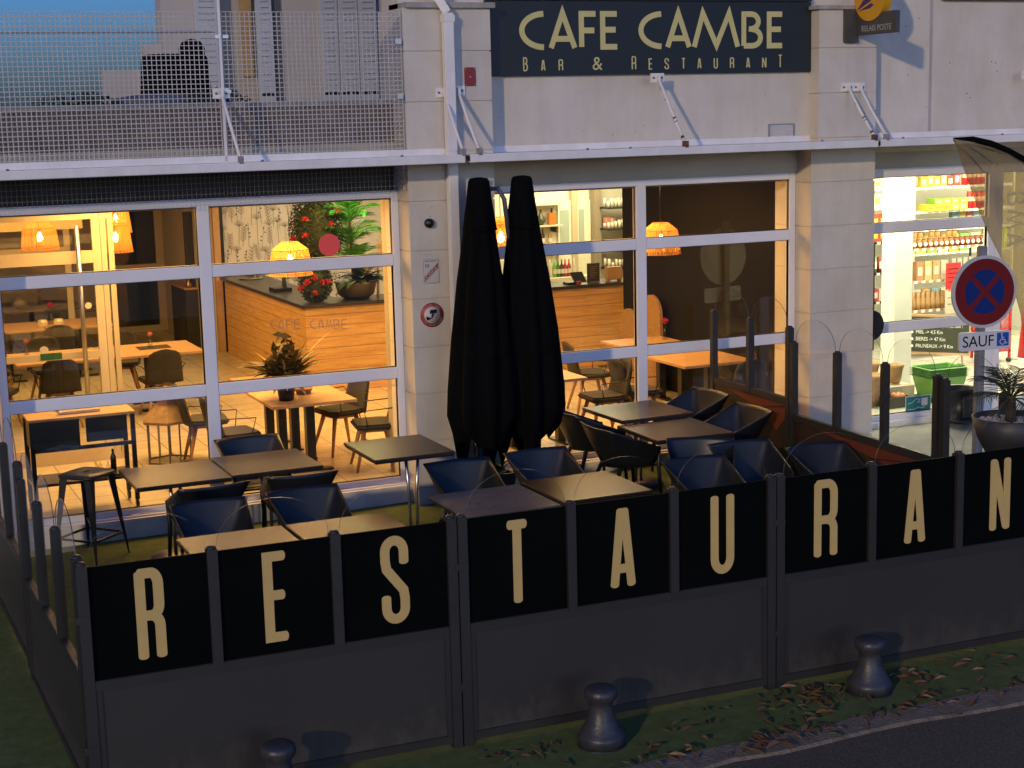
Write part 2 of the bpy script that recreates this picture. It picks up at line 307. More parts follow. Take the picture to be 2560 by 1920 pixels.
# interior side of lower walls handled below
# ------------------------------------------------------------------ shop-front windows
def window(name,label,x0,x1,mulls,z0,z1,trs,y=0,fw=.07):
    t=thing(name,label,'window',((x0+x1)/2,y,z0)); cx=(x0+x1)/2
    mb=MB(); B=lambda a,b,c,d,e=.0,g=.0: mb.box(a-cx,b-cx,-.045+e,.045+g,c-z0,d-z0)
    B(x0,x0+fw,z0,z1); B(x1-fw,x1,z0,z1); B(x0+fw,x1-fw,z1-fw,z1,.003,-.003); B(x0+fw,x1-fw,z0,z0+fw,.003,-.003)
    xs=[x0+fw]+sum([[m-.057,m+.057] for m in mulls],[])+[x1-fw]
    for m in mulls: B(m-.057,m+.057,z0+fw,z1-fw)
    mb.build('frame',alu,t,bevel=.006)
    mb=MB()
    for i in range(0,len(xs),2):
        for c in trs: B(xs[i],xs[i+1],c-.055,c+.055,.004,-.004)
    mb.build('transom',alu,t,bevel=.005)
    gk=MB(); zs=[z0+fw]+sum([[c-.055,c+.055] for c in trs],[])+[z1-fw]
    for i in range(0,len(xs),2):
        for k in range(0,len(zs),2):
            a,b,c,d=xs[i],xs[i+1],zs[k],zs[k+1]
            p=MB(); p.box(a-cx+.001,b-cx-.001,-.003,.003,c-z0+.001,d-z0-.001); p.build('pane',pane,t)
            for q in((a,a+.008,c,d),(b-.008,b,c,d),(a+.008,b-.008,c,c+.008),(a+.008,b-.008,d-.008,d)): gk.box(q[0]-cx,q[1]-cx,-.014,.014,q[2]-z0,q[3]-z0)
    gk.build('gasket',black_m,t)
    return t
window('shopfront_window','wide white framed cafe window left of the pilaster, with door behind it',1.78,5.575,[3.675],.36,3.24,[2.575,1.47])
window('shopfront_window','white framed cafe window behind the folded black parasols and terrace tables',6.46,10.11,[8.225],.37,3.24,[2.575,1.455])
window('shopfront_window','white framed window of the brightly lit grocery shop',10.93,12.84,[],.36,3.24,[2.585,1.46],fw=.10)
window('shopfront_window','glazed shop entrance frame behind the tall feather flag',12.845,15.5,[],.39,3.24,[],fw=.10)
# window sill profile (alu drip)
mb=MB(); mb.box(1.80,5.55,-.10,-.046,.345,.375); mb.box(6.48,10.09,-.12,-.046,.355,.385); mb.box(10.95,12.82,-.09,-.046,.372,.40)
one('sill_profile',mb,alu,'thin white metal drip sill along the foot of the glass fronts','sill')
# ------------------------------------------------------------------ ledge (white metal channels)
def ledge(x0,x1,label,back,seed):
    t=thing('canopy_ledge',label,'ledge',((x0+x1)/2,-.75,3.5),group='white metal channel ledges over the shopfronts')
    h=(x1-x0)/2; mb=MB(); mb.box(-h,h,0,.012,0,.075); mb.box(-h,h,.012,.42+back,.0,.012); mb.box(-h,h,.40+back,.42+back,.012,.13)
    mb.box(-h,h,.012,.40+back,.058,.070)
    mb.build('channel',white_metal,t,bevel=.004)
    rnd=random.Random(seed); b=MB()
    n=max(3,int(h*1.6))
    for i in range(n):
        x=-h+.15+(2*h-.3)*(i+rnd.uniform(.1,.9))/n; z=.07; y=rnd.uniform(.2,.36)
        b.lathe([(.016,0),(.014,.012),(.004,.018)],(x,y,z),8)
    b.build('bolt_heads',mat('dull_bolt',(.16,.13,.13),.6,var=.3,scale=20),t)
    return t
ledge(-4,5.995,'white metal ledge under the mesh balcony, left of the drainpipe',0,1)
ledge(6.045,10.66,'white metal ledge between the drainpipe and the post sign',.18,2)
ledge(10.69,22,'white metal ledge over the bright shop window',.15,3)
# struts
def strut(x0,z0,x1,label,rusty):
    a=Vector((x0,-.34,z0)); b=Vector((x1,-.72,3.60)); t=thing('tie_rod',label,'tie rod',a,group='white tie rods holding the ledges')
    mb=MB(); d=b-a; mb.tube([(0,-.02,0),d*.5,d],.016,8); mb.build('rod',white_metal,t)
    mb=MB(); mb.box(-.075,.075,-.006,.012,-.045,.045); mb.box(-.012,.012,-.05,-.006,-.03,.03); mb.build('wall_plate',white_metal,t)
    mb=MB(); mb.box(d.x-.02,d.x+.02,d.y-.03,d.y+.03,d.z-.035,d.z+.03)
    if rusty:
        for f,l in ((.32,.03),(.6,.04),(.66,.02),(.88,.06)): MB().tube([d*f,d*(f+l*.6)],.0172,8).build('rust_patch',rust,t)
    mb.build('foot_bracket',rust if rusty else mat('dirty_white',(.30,.26,.25),.7,var=.4,scale=30),t)
    for s in(-.045,.045):
        mb=MB(); mb.lathe([(.012,0),(.010,.01)],(s,0,0),8)
        mb.v=[(v[0],-.006-v[2],v[1]) for v in mb.v]; mb.build('bolt',mat('dull_bolt',(0,0,0)),t)
strut(3.831,4.18,3.88,'white tie rod in front of the mesh balcony',0)
strut(5.955,4.15,5.985,'white tie rod left of the drainpipe',0)
strut(6.10,4.165,6.15,'white tie rod just right of the drainpipe',0)
strut(8.26,4.255,8.36,'rust-spotted tie rod under the middle of the cafe sign',1)
strut(10.55,4.125,10.63,'rust-footed tie rod below the post office sign',1)
strut(10.70,4.123,10.78,'clean tie rod paired beside the rust-footed one',0)
strut(12.98,4.22,13.1,'white tie rod at the right end over the feather flag',0)
# drainpipe, plaque, vent
t=thing('drainpipe','white rectangular drainpipe running down the pilaster','drainpipe',(6,-.4,0.3))
mb=MB(); mb.box(-.05,.05,-.035,.045,0,3.19); mb.box(-.05,.05,-.035,.045,3.30,4.58); mb.box(-.05,.05,-.03,.045,3.19,3.30)
mb.bar((0,0,4.58),(-.16,.07,4.86),.09,.08); mb.bar((-.16,.07,4.85),(-.16,.07,5.4),.09,.08,up=(0,1,0)); mb.build('pipe',white_metal,t,bevel=.008)
mb=MB(); mb.box(-.056,.056,-.04,.05,4.50,4.56); mb.box(-.056,.056,-.04,.05,1.3,1.34); mb.build('collar',white_metal,t)
t=thing('wall_plaque','small dark red plate screwed on the pilaster beside the cafe sign','plaque',(6.237,-.333,4.206))
mb=MB(); mb.box(-.058,.058,-.008,.003,0,.175); mb.build('plate',mat('dark_red_plate',(.22,.02,.02),.5,var=.15),t,bevel=.004)
mb=MB()
for x in(-.045,.045):
    for z in(.014,.16): mb.box(x-.004,x+.004,-.0105,-.008,z-.004,z+.004)
mb.box(-.006,.006,-.0105,-.008,.08,.092); mb.build('screw',steel,t)
t=thing('wall_vent','white louvred vent grille in the render below the cafe sign','vent',(9.85,-.153,3.612))
mb=MB(); mb.box(-.16,.16,-.012,0,0,.014); mb.box(-.16,.16,-.012,0,.136,.15); mb.box(-.16,-.145,-.012,0,.014,.136); mb.box(.145,.16,-.012,0,.014,.136); mb.build('frame',steel,t)
mb=MB()
for i in range(8): mb.obox((0,-.006,.022+i*.0155),(1,0,0),(0,.6,-.8),(0,.8,.6),.145,.008,.0012)
mb.build('louvres',white_metal,t)
# ------------------------------------------------------------------ cafe sign
t=thing('cafe_sign','large dark sign with pale gold CAFE CAMBE lettering','sign',(8.33,-.17,4.297))
mb=MB(); mb.box(-1.86,1.86,-.025,.015,0,.715); mb.build('board',navy,t,bevel=.003)
mb=MB(); mb.box(-1.85,1.85,-.05,.015,.72,.76); mb.build('top_rail',black_m,t)
T=lambda p:(p.x-8.33,p.y-.0255,p.z-4.297)
bigx=[6.821,7.124,7.13,7.448,7.466,7.679,7.701,7.916,8.13,8.432,8.432,8.744,8.742,9.318,9.334,9.592,9.641,9.856]
for i,ch in enumerate('CAFECAMBE'):
    mb=MB(); x0,x1=bigx[2*i],bigx[2*i+1]; ww=.056
    if ch=='A':
        for k,st in enumerate([[(0,0),(.5,1),(1,0)],[(.17,.26),(.83,.26)]]): stroke(mb,[(x0+.03+a*(x1-x0-.06),4.56+b*(.335)) for a,b in st],ww,T,.0004*k,False)
    elif ch=='M': stroke(mb,[(x0+.03+a*(x1-x0-.06),4.56+b*.335) for a,b in [(0,0),(.2,1),(.51,.05),(.8,1),(1,0)]],ww,T,0,False)
    else: glyph(mb,ch,x0,x1,4.54,4.915,ww,T,False)
    mb.build('letter',signgold,t)
sm=[6.859,6.9,7.051,7.088,7.241,7.28,0,0,8.053,8.094,8.246,8.28,8.429,8.47,8.625,8.663,8.812,8.85,9.005,9.043,9.198,9.238,9.394,9.431,9.588,9.63,9.784,9.826]
for i,ch in enumerate('BAR&RESTAURANT'):
    if ch=='&': text_mesh('ampersand','&',.185,signgold,t,(7.606-8.33,-.027,4.345-4.297),ext=.001); continue
    mb=MB(); big=i in(0,4,13); glyph(mb,ch,sm[2*i]-.004,sm[2*i+1]+.006,4.340,4.475 if big else 4.452,.0125,T,False); mb.build('small_letter',signgold,t)
# ------------------------------------------------------------------ projecting post office sign
t=thing('post_sign','dark projecting bracket sign with a yellow disc, above the tie rods','sign',(10.665,-.33,4.587))
grey_box=mat('dark_taupe_sign',(.065,.06,.058),.5,var=.12)
mb=MB(); mb.box(-.17,.0,-.05,0,0,.34); mb.build('wall_bracket',grey_box,t,bevel=.006)
mb=MB(); mb.box(-.03,.03,-.70,-.05,.07,.29); mb.build('plate',grey_box,t,bevel=.004)
yel=mat('yellow_enamel',(.62,.30,.008),.4,var=.06)
def discX(mb,c,r,x0,x1,n=40):
    V=[(x,c[0]+r*math.cos(2*PI*k/n),c[1]+r*math.sin(2*PI*k/n)) for x in(x0,x1) for k in range(n)]
    mb.add(V,[tuple(range(n))[::-1],tuple(range(n,2*n))]+[(k,(k+1)%n,(k+1)%n+n,k+n) for k in range(n)])
mb=MB(); discX(mb,(-.285,.475),.27,-.045,.045); mb.build('round_disc',yel,t)
viol=mat('violet_emblem',(.055,.02,.12),.5)
mb=MB()
for poly in ([(-.06,.345),(-.44,.385),(-.30,.60),(-.22,.49)],[(-.05,.335),(-.40,.36),(-.17,.42)]):
    pass
# swooping bird mark seen on the left face: y runs outward (-), z up
for poly in ([(-.07,.32),(-.20,.44),(-.42,.64),(-.50,.62),(-.30,.405)],[(-.10,.315),(-.31,.385),(-.36,.37),(-.30,.335)]):
    mb.add([(-.047,y,z) for y,z in poly]+[(-.0455,y,z) for y,z in poly],[tuple(range(len(poly))),tuple(range(len(poly),2*len(poly)))])
mb.build('emblem',viol,t)
text_mesh('lettering','RELAIS POSTE',.085,mat('faded_white_lettering',(.35,.35,.35),.6,var=.3,scale=60),t,(-.031,-.13,.105),rot=(R(90),0,R(-90)),ext=.001,sx=.97)
# ------------------------------------------------------------------ signs on the pilaster
t=thing('alarm_buzzer','small round black siren on the pilaster','siren',(5.768,-.333,2.93))
mb=MB(); mb.lathe([(.046,0),(.046,.03),(.034,.045),(.010,.052)],(0,0,0),20); mb.v=[(v[0],-v[2],v[1]) for v in mb.v]; mb.build('body',black_m,t)
mb=MB(); mb.box(.035,.041,-.004,.002,.15,.157); mb.box(.015,.021,-.004,.002,.06,.067); mb.build('screw_hole',black_m,t)
t=thing('licence_sign','small white licence plate with a red diagonal band on the pilaster','sign',(5.777,-.334,2.356))
mb=MB(); mb.box(-.078,.078,-.004,0,0,.228); mb.build('plate',mat('white_enamel',(.52,.50,.48),.5,var=.06),t,bevel=.002)
redm=mat('faded_red_print',(.30,.07,.04),.6,var=.15)
mb=MB(); mb.add([(-.07,-.0045,.012),(-.07,-.0045,.065),(.07,-.0045,.195),(.07,-.0045,.142)],[(0,1,2,3)]); mb.build('red_band',redm,t)
text_mesh('licence_text','LICENCE',.044,mat('white_enamel',(0,0,0)),t,(-.064,-.0055,.026),rot=(R(90),R(-43),0),ext=.0005,sx=.98)
text_mesh('numeral','IV',.052,navy,t,(-.062,-.005,.150),ext=.0005); text_mesh('caption','DEBIT DE BOISSONS',.013,navy,t,(-.06,-.005,.208),ext=.0004)
t=thing('camera_warning_sign','round red rimmed video surveillance sign on the pilaster','sign',(5.770,-.334,2.05))
mb=MB(); mb.lathe([(.118,0),(.118,.005)],(0,0,0),40); mb.v=[(v[0],-v[2],v[1]) for v in mb.v]; mb.build('plate',mat('red_rim',(.34,.03,.035),.5),t)
mb=MB(); mb.lathe([(.082,0.005),(.082,.0065)],(0,0,0),40); mb.v=[(v[0],-v[2],v[1]) for v in mb.v]; mb.build('white_centre',mat('white_enamel',(0,0,0)),t)
mb=MB()
for poly in ([(-.025,.012),(-.02,.048),(.045,.052),(.05,.018)],[(.0,.012),(.022,.014),(.004,-.03),(-.012,-.02)],[(-.058,-.05),(-.062,-.012),(-.02,-.024),(.0,-.034),(-.03,-.044)]):
    mb.prism(poly,-.0085,-.0068)
mb.build('camera_mark',black_m,t)
def ring_text(txt,r,size,a0,a1,parent,y,m,flip=False):
    n=len(txt)
    for i,ch in enumerate(txt):
        if ch==' ': continue
        a=R(a0+(a1-a0)*(i+.5)/n); x,z=r*math.cos(a),r*math.sin(a); rot=(a-PI/2) if not flip else (a+PI/2)
        text_mesh('ring_letter',ch,size,m,parent,(x,y,z),rot=(R(90),-rot,0),align='CENTER',ext=.0004)
ring_text('ESPACE SOUS',.090,.022,150,30,t,-.0062,mat('white_enamel',(0,0,0)))
ring_text('VIDEO SURVEILLANCE',.106,.018,195,345,t,-.0062,mat('white_enamel',(0,0,0)),True)
# ------------------------------------------------------------------ balcony mesh screens
def mesh_panel(x0,x1,z0,z1,y,label,m,cell=.0415,w=.0065):
    t=thing('mesh_screen',label,'mesh screen',(x0,y,z0),group='wire mesh balcony screens')
    mb=MB(); n=int((x1-x0)/cell)
    for i in range(n+1):
        x=(x1-x0)*i/n; mb.box(x-w/2,x+w/2,-w/2,w/2,0,z1-z0)
    k=int((z1-z0)/cell)
    for j in range(k+1):
        z=(z1-z0)*j/k; mb.box(0,x1-x0,-w/2-.0035,w/2-.0035-w*.5,z-w/2,z+w/2)
    mb.build('wire_grid',m,t)
    return t
mesh_w=mat('galvanised_white_wire',(.50,.47,.44),.55,var=.1)
for x0,x1,l in ((-.2,3.82,'galvanised wire mesh screen on the left half of the balcony'),(3.87,5.55,'wire mesh balcony screen between the white post and the pilaster')):
    t=mesh_panel(x0,x1,3.60,4.89,-.33,l,mesh_w)
    if x0>3: 
        mb=MB(); mb.box(-.035,-.012,-.02,.02,-.02,1.75); mb.build('post',white_metal,t)
        mb=MB()
        for z in(.58,1.06):
            for x in(-.07,.0): mb.box(x,x+.05,-.024,-.012,z,z+.03)
        for z in(.5,1.0): mb.box(1.62,1.68,-.024,-.012,z,z+.05)
        mb.build('clip',steel,t)
    else:
        mb=MB(); mb.tube([(0,.03,1.12-.0),(4.0,.03,1.12)],.012,8); mb.build('handrail',white_metal,t)
mesh_d=mat('dark_wire',(.13,.12,.11),.6,var=.1)
for x0,x1,l in ((-.2,3.82,'dark mesh strip under the left ledge'),(3.85,5.57,'dark mesh strip under the ledge beside the pilaster')): mesh_panel(x0,x1,3.245,3.49,-.30,l,mesh_d,w=.004)
# house on the terrace
t=thing('terrace_house','beige upstairs house wall with shutters behind the balcony','house',(4.2,4.1,4.02))
mb=MB(); mb.box(.08,.75,0,.3,0,5); mb.box(1.35,3.6,0,.3,0,5); mb.box(.75,1.35,0,.3,2.3,5); mb.box(-.12,.08,.1,.3,0,.80); mb.box(-.58,-.12,.2,.35,0,.52); mb.build('wall',mat('beige_house_render',(.46,.42,.38),.9,var=.06,scale=2),t)
mb=MB(); mb.box(.68,1.36,.14,.16,.0,2.3); mb.build('curtain',mat('linen_curtain',(.40,.35,.28),.9,var=.1,scale=4,stretch=(8,1,1)),t)
mb=MB(); mb.box(1.03,1.16,.09,.13,.42,2.3); mb.build('wood_panel',mat('ochre_wood',(.40,.25,.10),.6,var=.1),t)
mb=MB(); mb.box(.64,.72,-.03,.1,0,2.3); mb.box(1.36,1.47,-.03,.0,0,2.3); mb.build('door_frame',mat('dark_joinery',(.10,.09,.09),.6),t)
shm=mat('pale_shutter_paint',(.47,.49,.53),.5,var=.05)
def shutter(x0,x1,y,rz=0):
    s=MB(); w=x1-x0; s.box(0,w,-.02,.02,.11,2.3)
    for i in range(29):
        z=.22+i*.07; s.obox((w/2,-.022,z),(1,0,0),(0,.8,-.6),(0,.6,.8),w/2-.05,.004,.018)
    o=s.build('shutter',shm,t); o.location=(x0,y,0.02); o.rotation_euler=(0,0,rz)
    h=MB(); h.box(.02,.10,-.03,-.02,.17,.2); h.box(w-.1,w-.02,-.03,-.02,.17,.2); q=h.build('hinge',black_m,t); q.location=(x0,y,.02)
shutter(.45,.72,-.03); shutter(1.17,1.36,-.05); shutter(1.95,2.17,-.03); shutter(2.18,2.42,-.03); shutter(2.43,2.66,-.03)
t=thing('covered_barbecue','barbecue under a black cover behind the balcony mesh','barbecue',(4.03,2.4,4.03))
mb=MB(); mb.lathe([(.33,0),(.345,.2),(.32,.56),(.30,.60),(.15,.60)],(0,0,0),20,rf=lambda a,z:1+.12*abs(math.sin(2*a))); mb.build('cover',black_cloth,t)
mb=MB(); mb.lathe([(.13,.55),(.14,.66),(.10,.73),(.03,.76)],(.19,0,0),14); mb.build('lid_hump',black_cloth,t)
leafm=mat('dark_green_leaves',(.030,.055,.018),.6,var=.4,scale=14)
def leaves(mb,c,rad,n,size,rnd,flat=1.):
    for i in range(n):
        d=Vector((rnd.gauss(0,1),rnd.gauss(0,1),rnd.gauss(0,1))).normalized()*(rnd.random()**.4); p=Vector((c[0]+d.x*rad[0],c[1]+d.y*rad[1],c[2]+d.z*rad[2]))
        a=Vector((rnd.gauss(0,1),rnd.gauss(0,1),rnd.gauss(0,.7))).normalized(); b=a.cross(Vector((rnd.gauss(0,1),rnd.gauss(0,1),rnd.gauss(0,1)))).normalized(); s=size*rnd.uniform(.6,1.3)
        mb.add([p-a*s,p+b*s*.4,p+a*s,p-b*s*.4],[(0,1,2,3)])
for x,w,l in ((2.75,.42,'low green plants along the terrace edge, far left'),(4.02,.36,'low green plants at the foot of the black covered barbecue')):
    rnd=random.Random(int(x*10)); mb=MB(); leaves(mb,(0,0,.03),(w,.15,.11),420,.03,rnd); one('terrace_plant',mb,leafm,l,'plant',loc=(x,.75,4.10))
t=thing('stored_sack','grey plastic sacks lying along the terrace edge','sack',(3.5,.8,4.10)); mb=MB(); mb.lathe([(.0,0),(.42,.01),(.36,.07),(.12,.11)],(0,0,0),14,rf=lambda a,z:1+.2*math.sin(3*a)); o=mb.build('sack',mat('grey_sack',(.10,.11,.14),.6,var=.3),t); o.scale=(1,.35,1)
# ------------------------------------------------------------------ windbreak screens
def arch_poly(w,z0,zt,h,n=16):
    return [(-w/2,z0),(w/2,z0)]+[(w/2*math.cos(PI*i/n),zt+h*math.sin(PI*i/n)) for i in range(n+1)]
PW=.744
def post(mb,x,h,s=.031):
    mb.box(x-s,x+s,-s,s,0,h-.012); mb.lathe([(s*1.0,h-.012),(s*.98,h-.004),(s*.6,h+.006)],(x,0,0),16)
def screen(name,label,loc,rz,npanes,letters,group,inner=None,first=0):
    t=thing(name,label,'windbreak',loc,rz,group); H=1.5
    for i in range(npanes+1):
        mb=MB(); post(mb,i*PW,H); 
        if 0<i<npanes: mb.v=[(v[0],v[1],.765 if v[2]<.5 else v[2]) for v in mb.v]
        mb.build('post',dgrey,t)
    L=npanes*PW
    mb=MB(); mb.box(.031,L-.031,-.026,.026,.735,.80); mb.build('rail',dgrey,t,bevel=.004)
    mb=MB(); mb.box(.031,L-.031,-.024,.024,.03,.085); mb.build('bottom_rail',dgrey,t,bevel=.004)
    mb=MB(); mb.box(.034,L-.034,-.012,.012,.086,.734); mb.build('lower_panel',panel_m,t)
    for bx_ in (.0325,L-.0675): MB().box(bx_,bx_+.035,-.0215,-.0125,.087,.733).build('edge_bead',dgrey,t)
    if inner: inner(t,L)
    for i in range(npanes):
        cx=(i+.5)*PW; w=PW-.066
        zb=1.472 if letters else .80
        poly=arch_poly(w,zb,1.50,.25); n=len(poly); mb=MB(); mb.prism([(cx+a,b) for a,b in poly],-.003,.003); 
        g=mb.build('glass_pane',[clear,edge_m],t)
        for p in g.data.polygons: p.material_index=1 if abs(p.normal.y)<.5 and p.center.z>1.5 else 0
        if letters:
            mb=MB(); mb.box(cx-w/2,cx+w/2,-.006,.006,.801,1.471); f=mb.build('black_panel',film_m,t)
            ch,lx0,lx1,z0,z1=letters[i]; mb=MB(); T=lambda p:(p.x+cx,p.y-.0065,p.z)
            glyph(mb,ch,lx0,lx1,z0,z1,.060,T,True); mb.build('letter',gold,f)
    # hinge straps
    mb=MB()
    pass
    for z in(.37,1.15): MB().box(-.055,.03,-.036,-.0312,z,z+.045).build('strap',dgrey,t)
    return t
A0=-.0197; F0=Vector((1.581,-5.592,0)); dv=Vector((math.cos(A0),math.sin(A0),0))
def lt(ch,w,z0=.868,z1=1.425): return (ch,-w/2,w/2,z0,z1)
grp='grey windbreak screens around the terrace'
screen('windbreak_screen','front windbreak screen lettered R E S at the left corner',F0,A0,3,[lt('R',.165),lt('E',.155),lt('S',.180)],grp)
screen('windbreak_screen','front windbreak screen lettered T A U in the middle',F0+dv*(3*PW+.0714),A0,3,[lt('T',.165),lt('A',.182),lt('U',.18)],grp)
screen('windbreak_screen','front windbreak screen lettered R A N on the right',F0+dv*(6*PW+.143),A0,3,[lt('R',.19),lt('A',.18),lt('N',.18)],grp)
# left flank
def gz(x,y,d): return G(x,y)+d
screen('windbreak_screen','left flank windbreak screen nearest the street corner',(1.575,-5.50,.02),R(90.8),3,None,grp)
screen('windbreak_screen','left flank windbreak screen nearer the cafe wall',(1.54,-3.19,.13),R(90.8),3,None,grp)
org=mat('red_orange_print',(.13,.022,.008),.6,var=.12); brn=mat('brown_print',(.022,.009,.005),.6,var=.2)
def inner(t,L):
    mb=MB(); mb.box(.034,L-.034,.0125,.0145,.09,.73); mb.build('brown_lining',brn,t)
    mb=MB(); y=.0155
    def tri(P): mb.add([(a*L,y,b) for a,b in P],[tuple(range(len(P)))])
    tri([(.03,.725),(.80,.725),(.40,.62)]); tri([(.03,.70),(.36,.62),(.14,.45),(.03,.60)]); mb.build('orange_pattern',org,t)
RA=R(90)-.0356
screen('windbreak_screen','right flank windbreak screen against the cafe wall',(8.90,-1.75,.357),RA,2,None,grp,inner)
screen('windbreak_screen','right flank windbreak screen in the middle, orange patterned inside',(8.82,-4.055,.218),RA,3,None,grp,inner)
screen('windbreak_screen','right flank windbreak screen nearest the potted palm',(8.78,-5.62,.195),RA,2,None,grp,inner)
# ------------------------------------------------------------------ bollards
def bollard():
    t=thing('bollard','','bollard'); mb=MB()
    mb.lathe([(.148,0),(.151,.06),(.149,.072),(.140,.082),(.118,.12),(.096,.165),(.081,.21),(.075,.26),(.078,.288),(.098,.308),(.105,.325),(.106,.345),(.101,.366),(.085,.378),(.04,.384)],(0,0,0),36)
    mb.build('body',mat('dark_grey_cast_metal',(.034,.034,.040),.42,var=.3,scale=14,bump=.15,bscale=60),t)
    mb=MB(); mb.lathe([(.155,-.004),(.155,.006),(.149,.008)],(0,0,0),30); mb.build('footing',dgrey,t)
    return t
b=bollard(); gb='squat grey mooring-style bollards'
place(b,(4.64,-6.03,0),0,'squat grey bollard in front of the letters A and T, left of the leaf heap',gb)
place(b,(6.68,-6.05,0),.7,'squat grey bollard standing in the heap of dry leaves',gb)
place(b,(2.565,-5.975,0),1.3,'squat grey bollard cut by the bottom edge, below the letter S',gb)
# dry leaves
lm=[mat('dry_leaf_brown',(.12,.055,.025),.8,var=.4,scale=30),mat('dry_leaf_tan',(.20,.12,.055),.8,var=.35,scale=30),mat('dry_leaf_olive',(.13,.12,.05),.8,var=.3,scale=30)]
def leaf(mb,x,y,z,s,rnd):
    a=rnd.uniform(0,2*PI); ti=rnd.uniform(-.45,.45); ro=rnd.uniform(-.4,.4); M=Matrix.Translation((x,y,z))@Matrix.Rotation(a,4,'Z')@Matrix.Rotation(ti,4,'X')@Matrix.Rotation(ro,4,'Y')
    c=rnd.uniform(.1,.35); P=[(-1,0,0),(-.45,.26,c),(.2,.30,c*.9),(1,0,.1),(.2,-.30,c),(-.45,-.24,c*.8),(-.2,0,0),(.4,0,.02)]
    V=[M@Vector((p[0]*s,p[1]*s,p[2]*s)) for p in P]; mb.add(V,[(0,1,6),(1,2,7,6),(2,3,7),(3,4,7),(4,5,6,7),(5,0,6)])
rnd=random.Random(3); spots=[]
for (cx,cy,sx,sy,n) in ((6.35,-6.0,.32,.13,75),(6.95,-5.92,.28,.10,22),(5.2,-6.15,.5,.12,12),(7.5,-5.98,.35,.14,16),(4.15,-5.98,.2,.07,12),(6.0,-6.46,.7,.07,34),(7.4,-6.5,.5,.07,26),(4.8,-6.5,.5,.06,12),(5.6,-6.52,.18,.06,22),(3.6,-6.2,.5,.15,6),(5.0,-6.05,2.2,.25,26),(7.2,-6.2,.6,.2,18),(8.2,-5.95,.5,.2,40),(5,-7,1.6,.25,10),(11.3,-1.6,.7,.6,6)):
    for i in range(n): spots.append((rnd.gauss(cx,sx),rnd.gauss(cy,sy)))
protos=[]
for k in range(9):
    mb=MB(); leaf(mb,0,0,0,.05,random.Random(k+50)); protos.append((mb,lm[(0,0,1,0,1,0,2,0,0)[k]]))
pm=[]
for mb,m in protos:
    o=mb.build('dry_leaf',m); pm.append(o)
used=[False]*9; gl='dry brown leaves fallen on turf and kerb'
for i,(x,y) in enumerate(spots[:300]):
    if -5.72<y<-5.4 and x<9: y=-5.74-rnd.random()*.08
    if y>-5.4 and x<9: y=-5.8
    k=rnd.randrange(9); o=pm[k] if not used[k] else pm[k].copy()
    if used[k]: COL.objects.link(o)
    used[k]=True; z=(G(x,y) if y>-6.66 else -.022)+.012+rnd.random()*.02; o.location=(x,y,z); s=rnd.uniform(.5,1.25); o.scale=(s,s,s); o.rotation_euler=(0,0,rnd.uniform(0,6.28))
    tag(o,'dry curled leaf lying on the ground in front of the windbreak','leaf',gl)
# ------------------------------------------------------------------ terrace furniture
def terrace_table(m,col=steel):
    t=thing('terrace_table','','table'); mb=MB(); mb.box(-.41,.41,-.42,.42,.715,.74); mb.build('tabletop',m,t,bevel=.006)
    mb=MB(); mb.box(-.405,.405,-.415,.415,.703,.7149); mb.build('edge_band',black_m,t)
    for s in(-1,1):
        mb=MB(); mb.tube([(s*.05,0,.70),(s*.03,0,.45),(s*.028,0,.02)],.016,10); mb.build('column',col,t)
    mb=MB(); mb.lathe([(.24,0),(.24,.008),(.05,.022)],(0,0,0),30); mb.build('base',mat('dark_steel_base',(.12,.11,.10),.35,metal=.6),t)
    return t
tA=terrace_table(tabletop_m); tB=terrace_table(tabletop_g)
def TT(p,x,y,l,rz=0): return place(p,(x-.08,y,G(x,y)+.025),rz,l,'square terrace tables')
TT(tA,3.17,-.93,'left table of the pair beside the tall stool')
TT(tA,4.00,-.88,'terrace table in front of the window mullion, right of its twin')
TT(tA,3.17,-3.27,'terrace table hidden behind the letter E panel, left of the pair')
TT(tA,4.02,-3.27,'terrace table behind the panels lettered E and S')
TT(tB,5.32,-2.98,'grey weathered terrace table behind the letter T, strewn with specks')
TT(tA,6.17,-2.94,'brown terrace table behind the letters T and A')
TT(tA,7.86,-.74,'terrace table nearest the window at the right end, lamplit',R(1))
TT(tA,7.80,-1.59,'terrace table joined on the street side of the lamplit one',R(-1.5))
sp=[o for o in bpy.data.objects if o.get('label','').startswith('grey weathered terrace table')][0]; mb=MB(); rnd=random.Random(8)
for i in range(38):
    x,y=rnd.uniform(-.38,.38),rnd.uniform(-.38,.2); leaf(mb,x,y,.744,rnd.uniform(.006,.016),rnd)
mb.build('leaf_specks',lm[0],sp)
# high single table
t=thing('high_table','tall square table on twin steel posts beside the pilaster','table',(4.84,-1.85,G(4.84,-1.85)))
mb=MB(); mb.box(-.36,.36,-.42,.42,.985,1.01); mb.build('tabletop',tabletop_m,t,bevel=.005); mb=MB(); mb.box(-.35,.35,-.41,.41,.97,.984); mb.build('edge_band',black_m,t)
for s in(-1,1):
    mb=MB(); mb.tube([(.10+s*.06,-.05,.97),(.10+s*.035,-.05,.6),(.10+s*.028,-.05,.02)],.014,10); mb.build('column',steel,t)
mb=MB(); mb.lathe([(.22,0),(.22,.01),(.05,.025)],(.1,-.05,0),28); mb.build('base',mat('dark_steel_base',(0,0,0)),t)
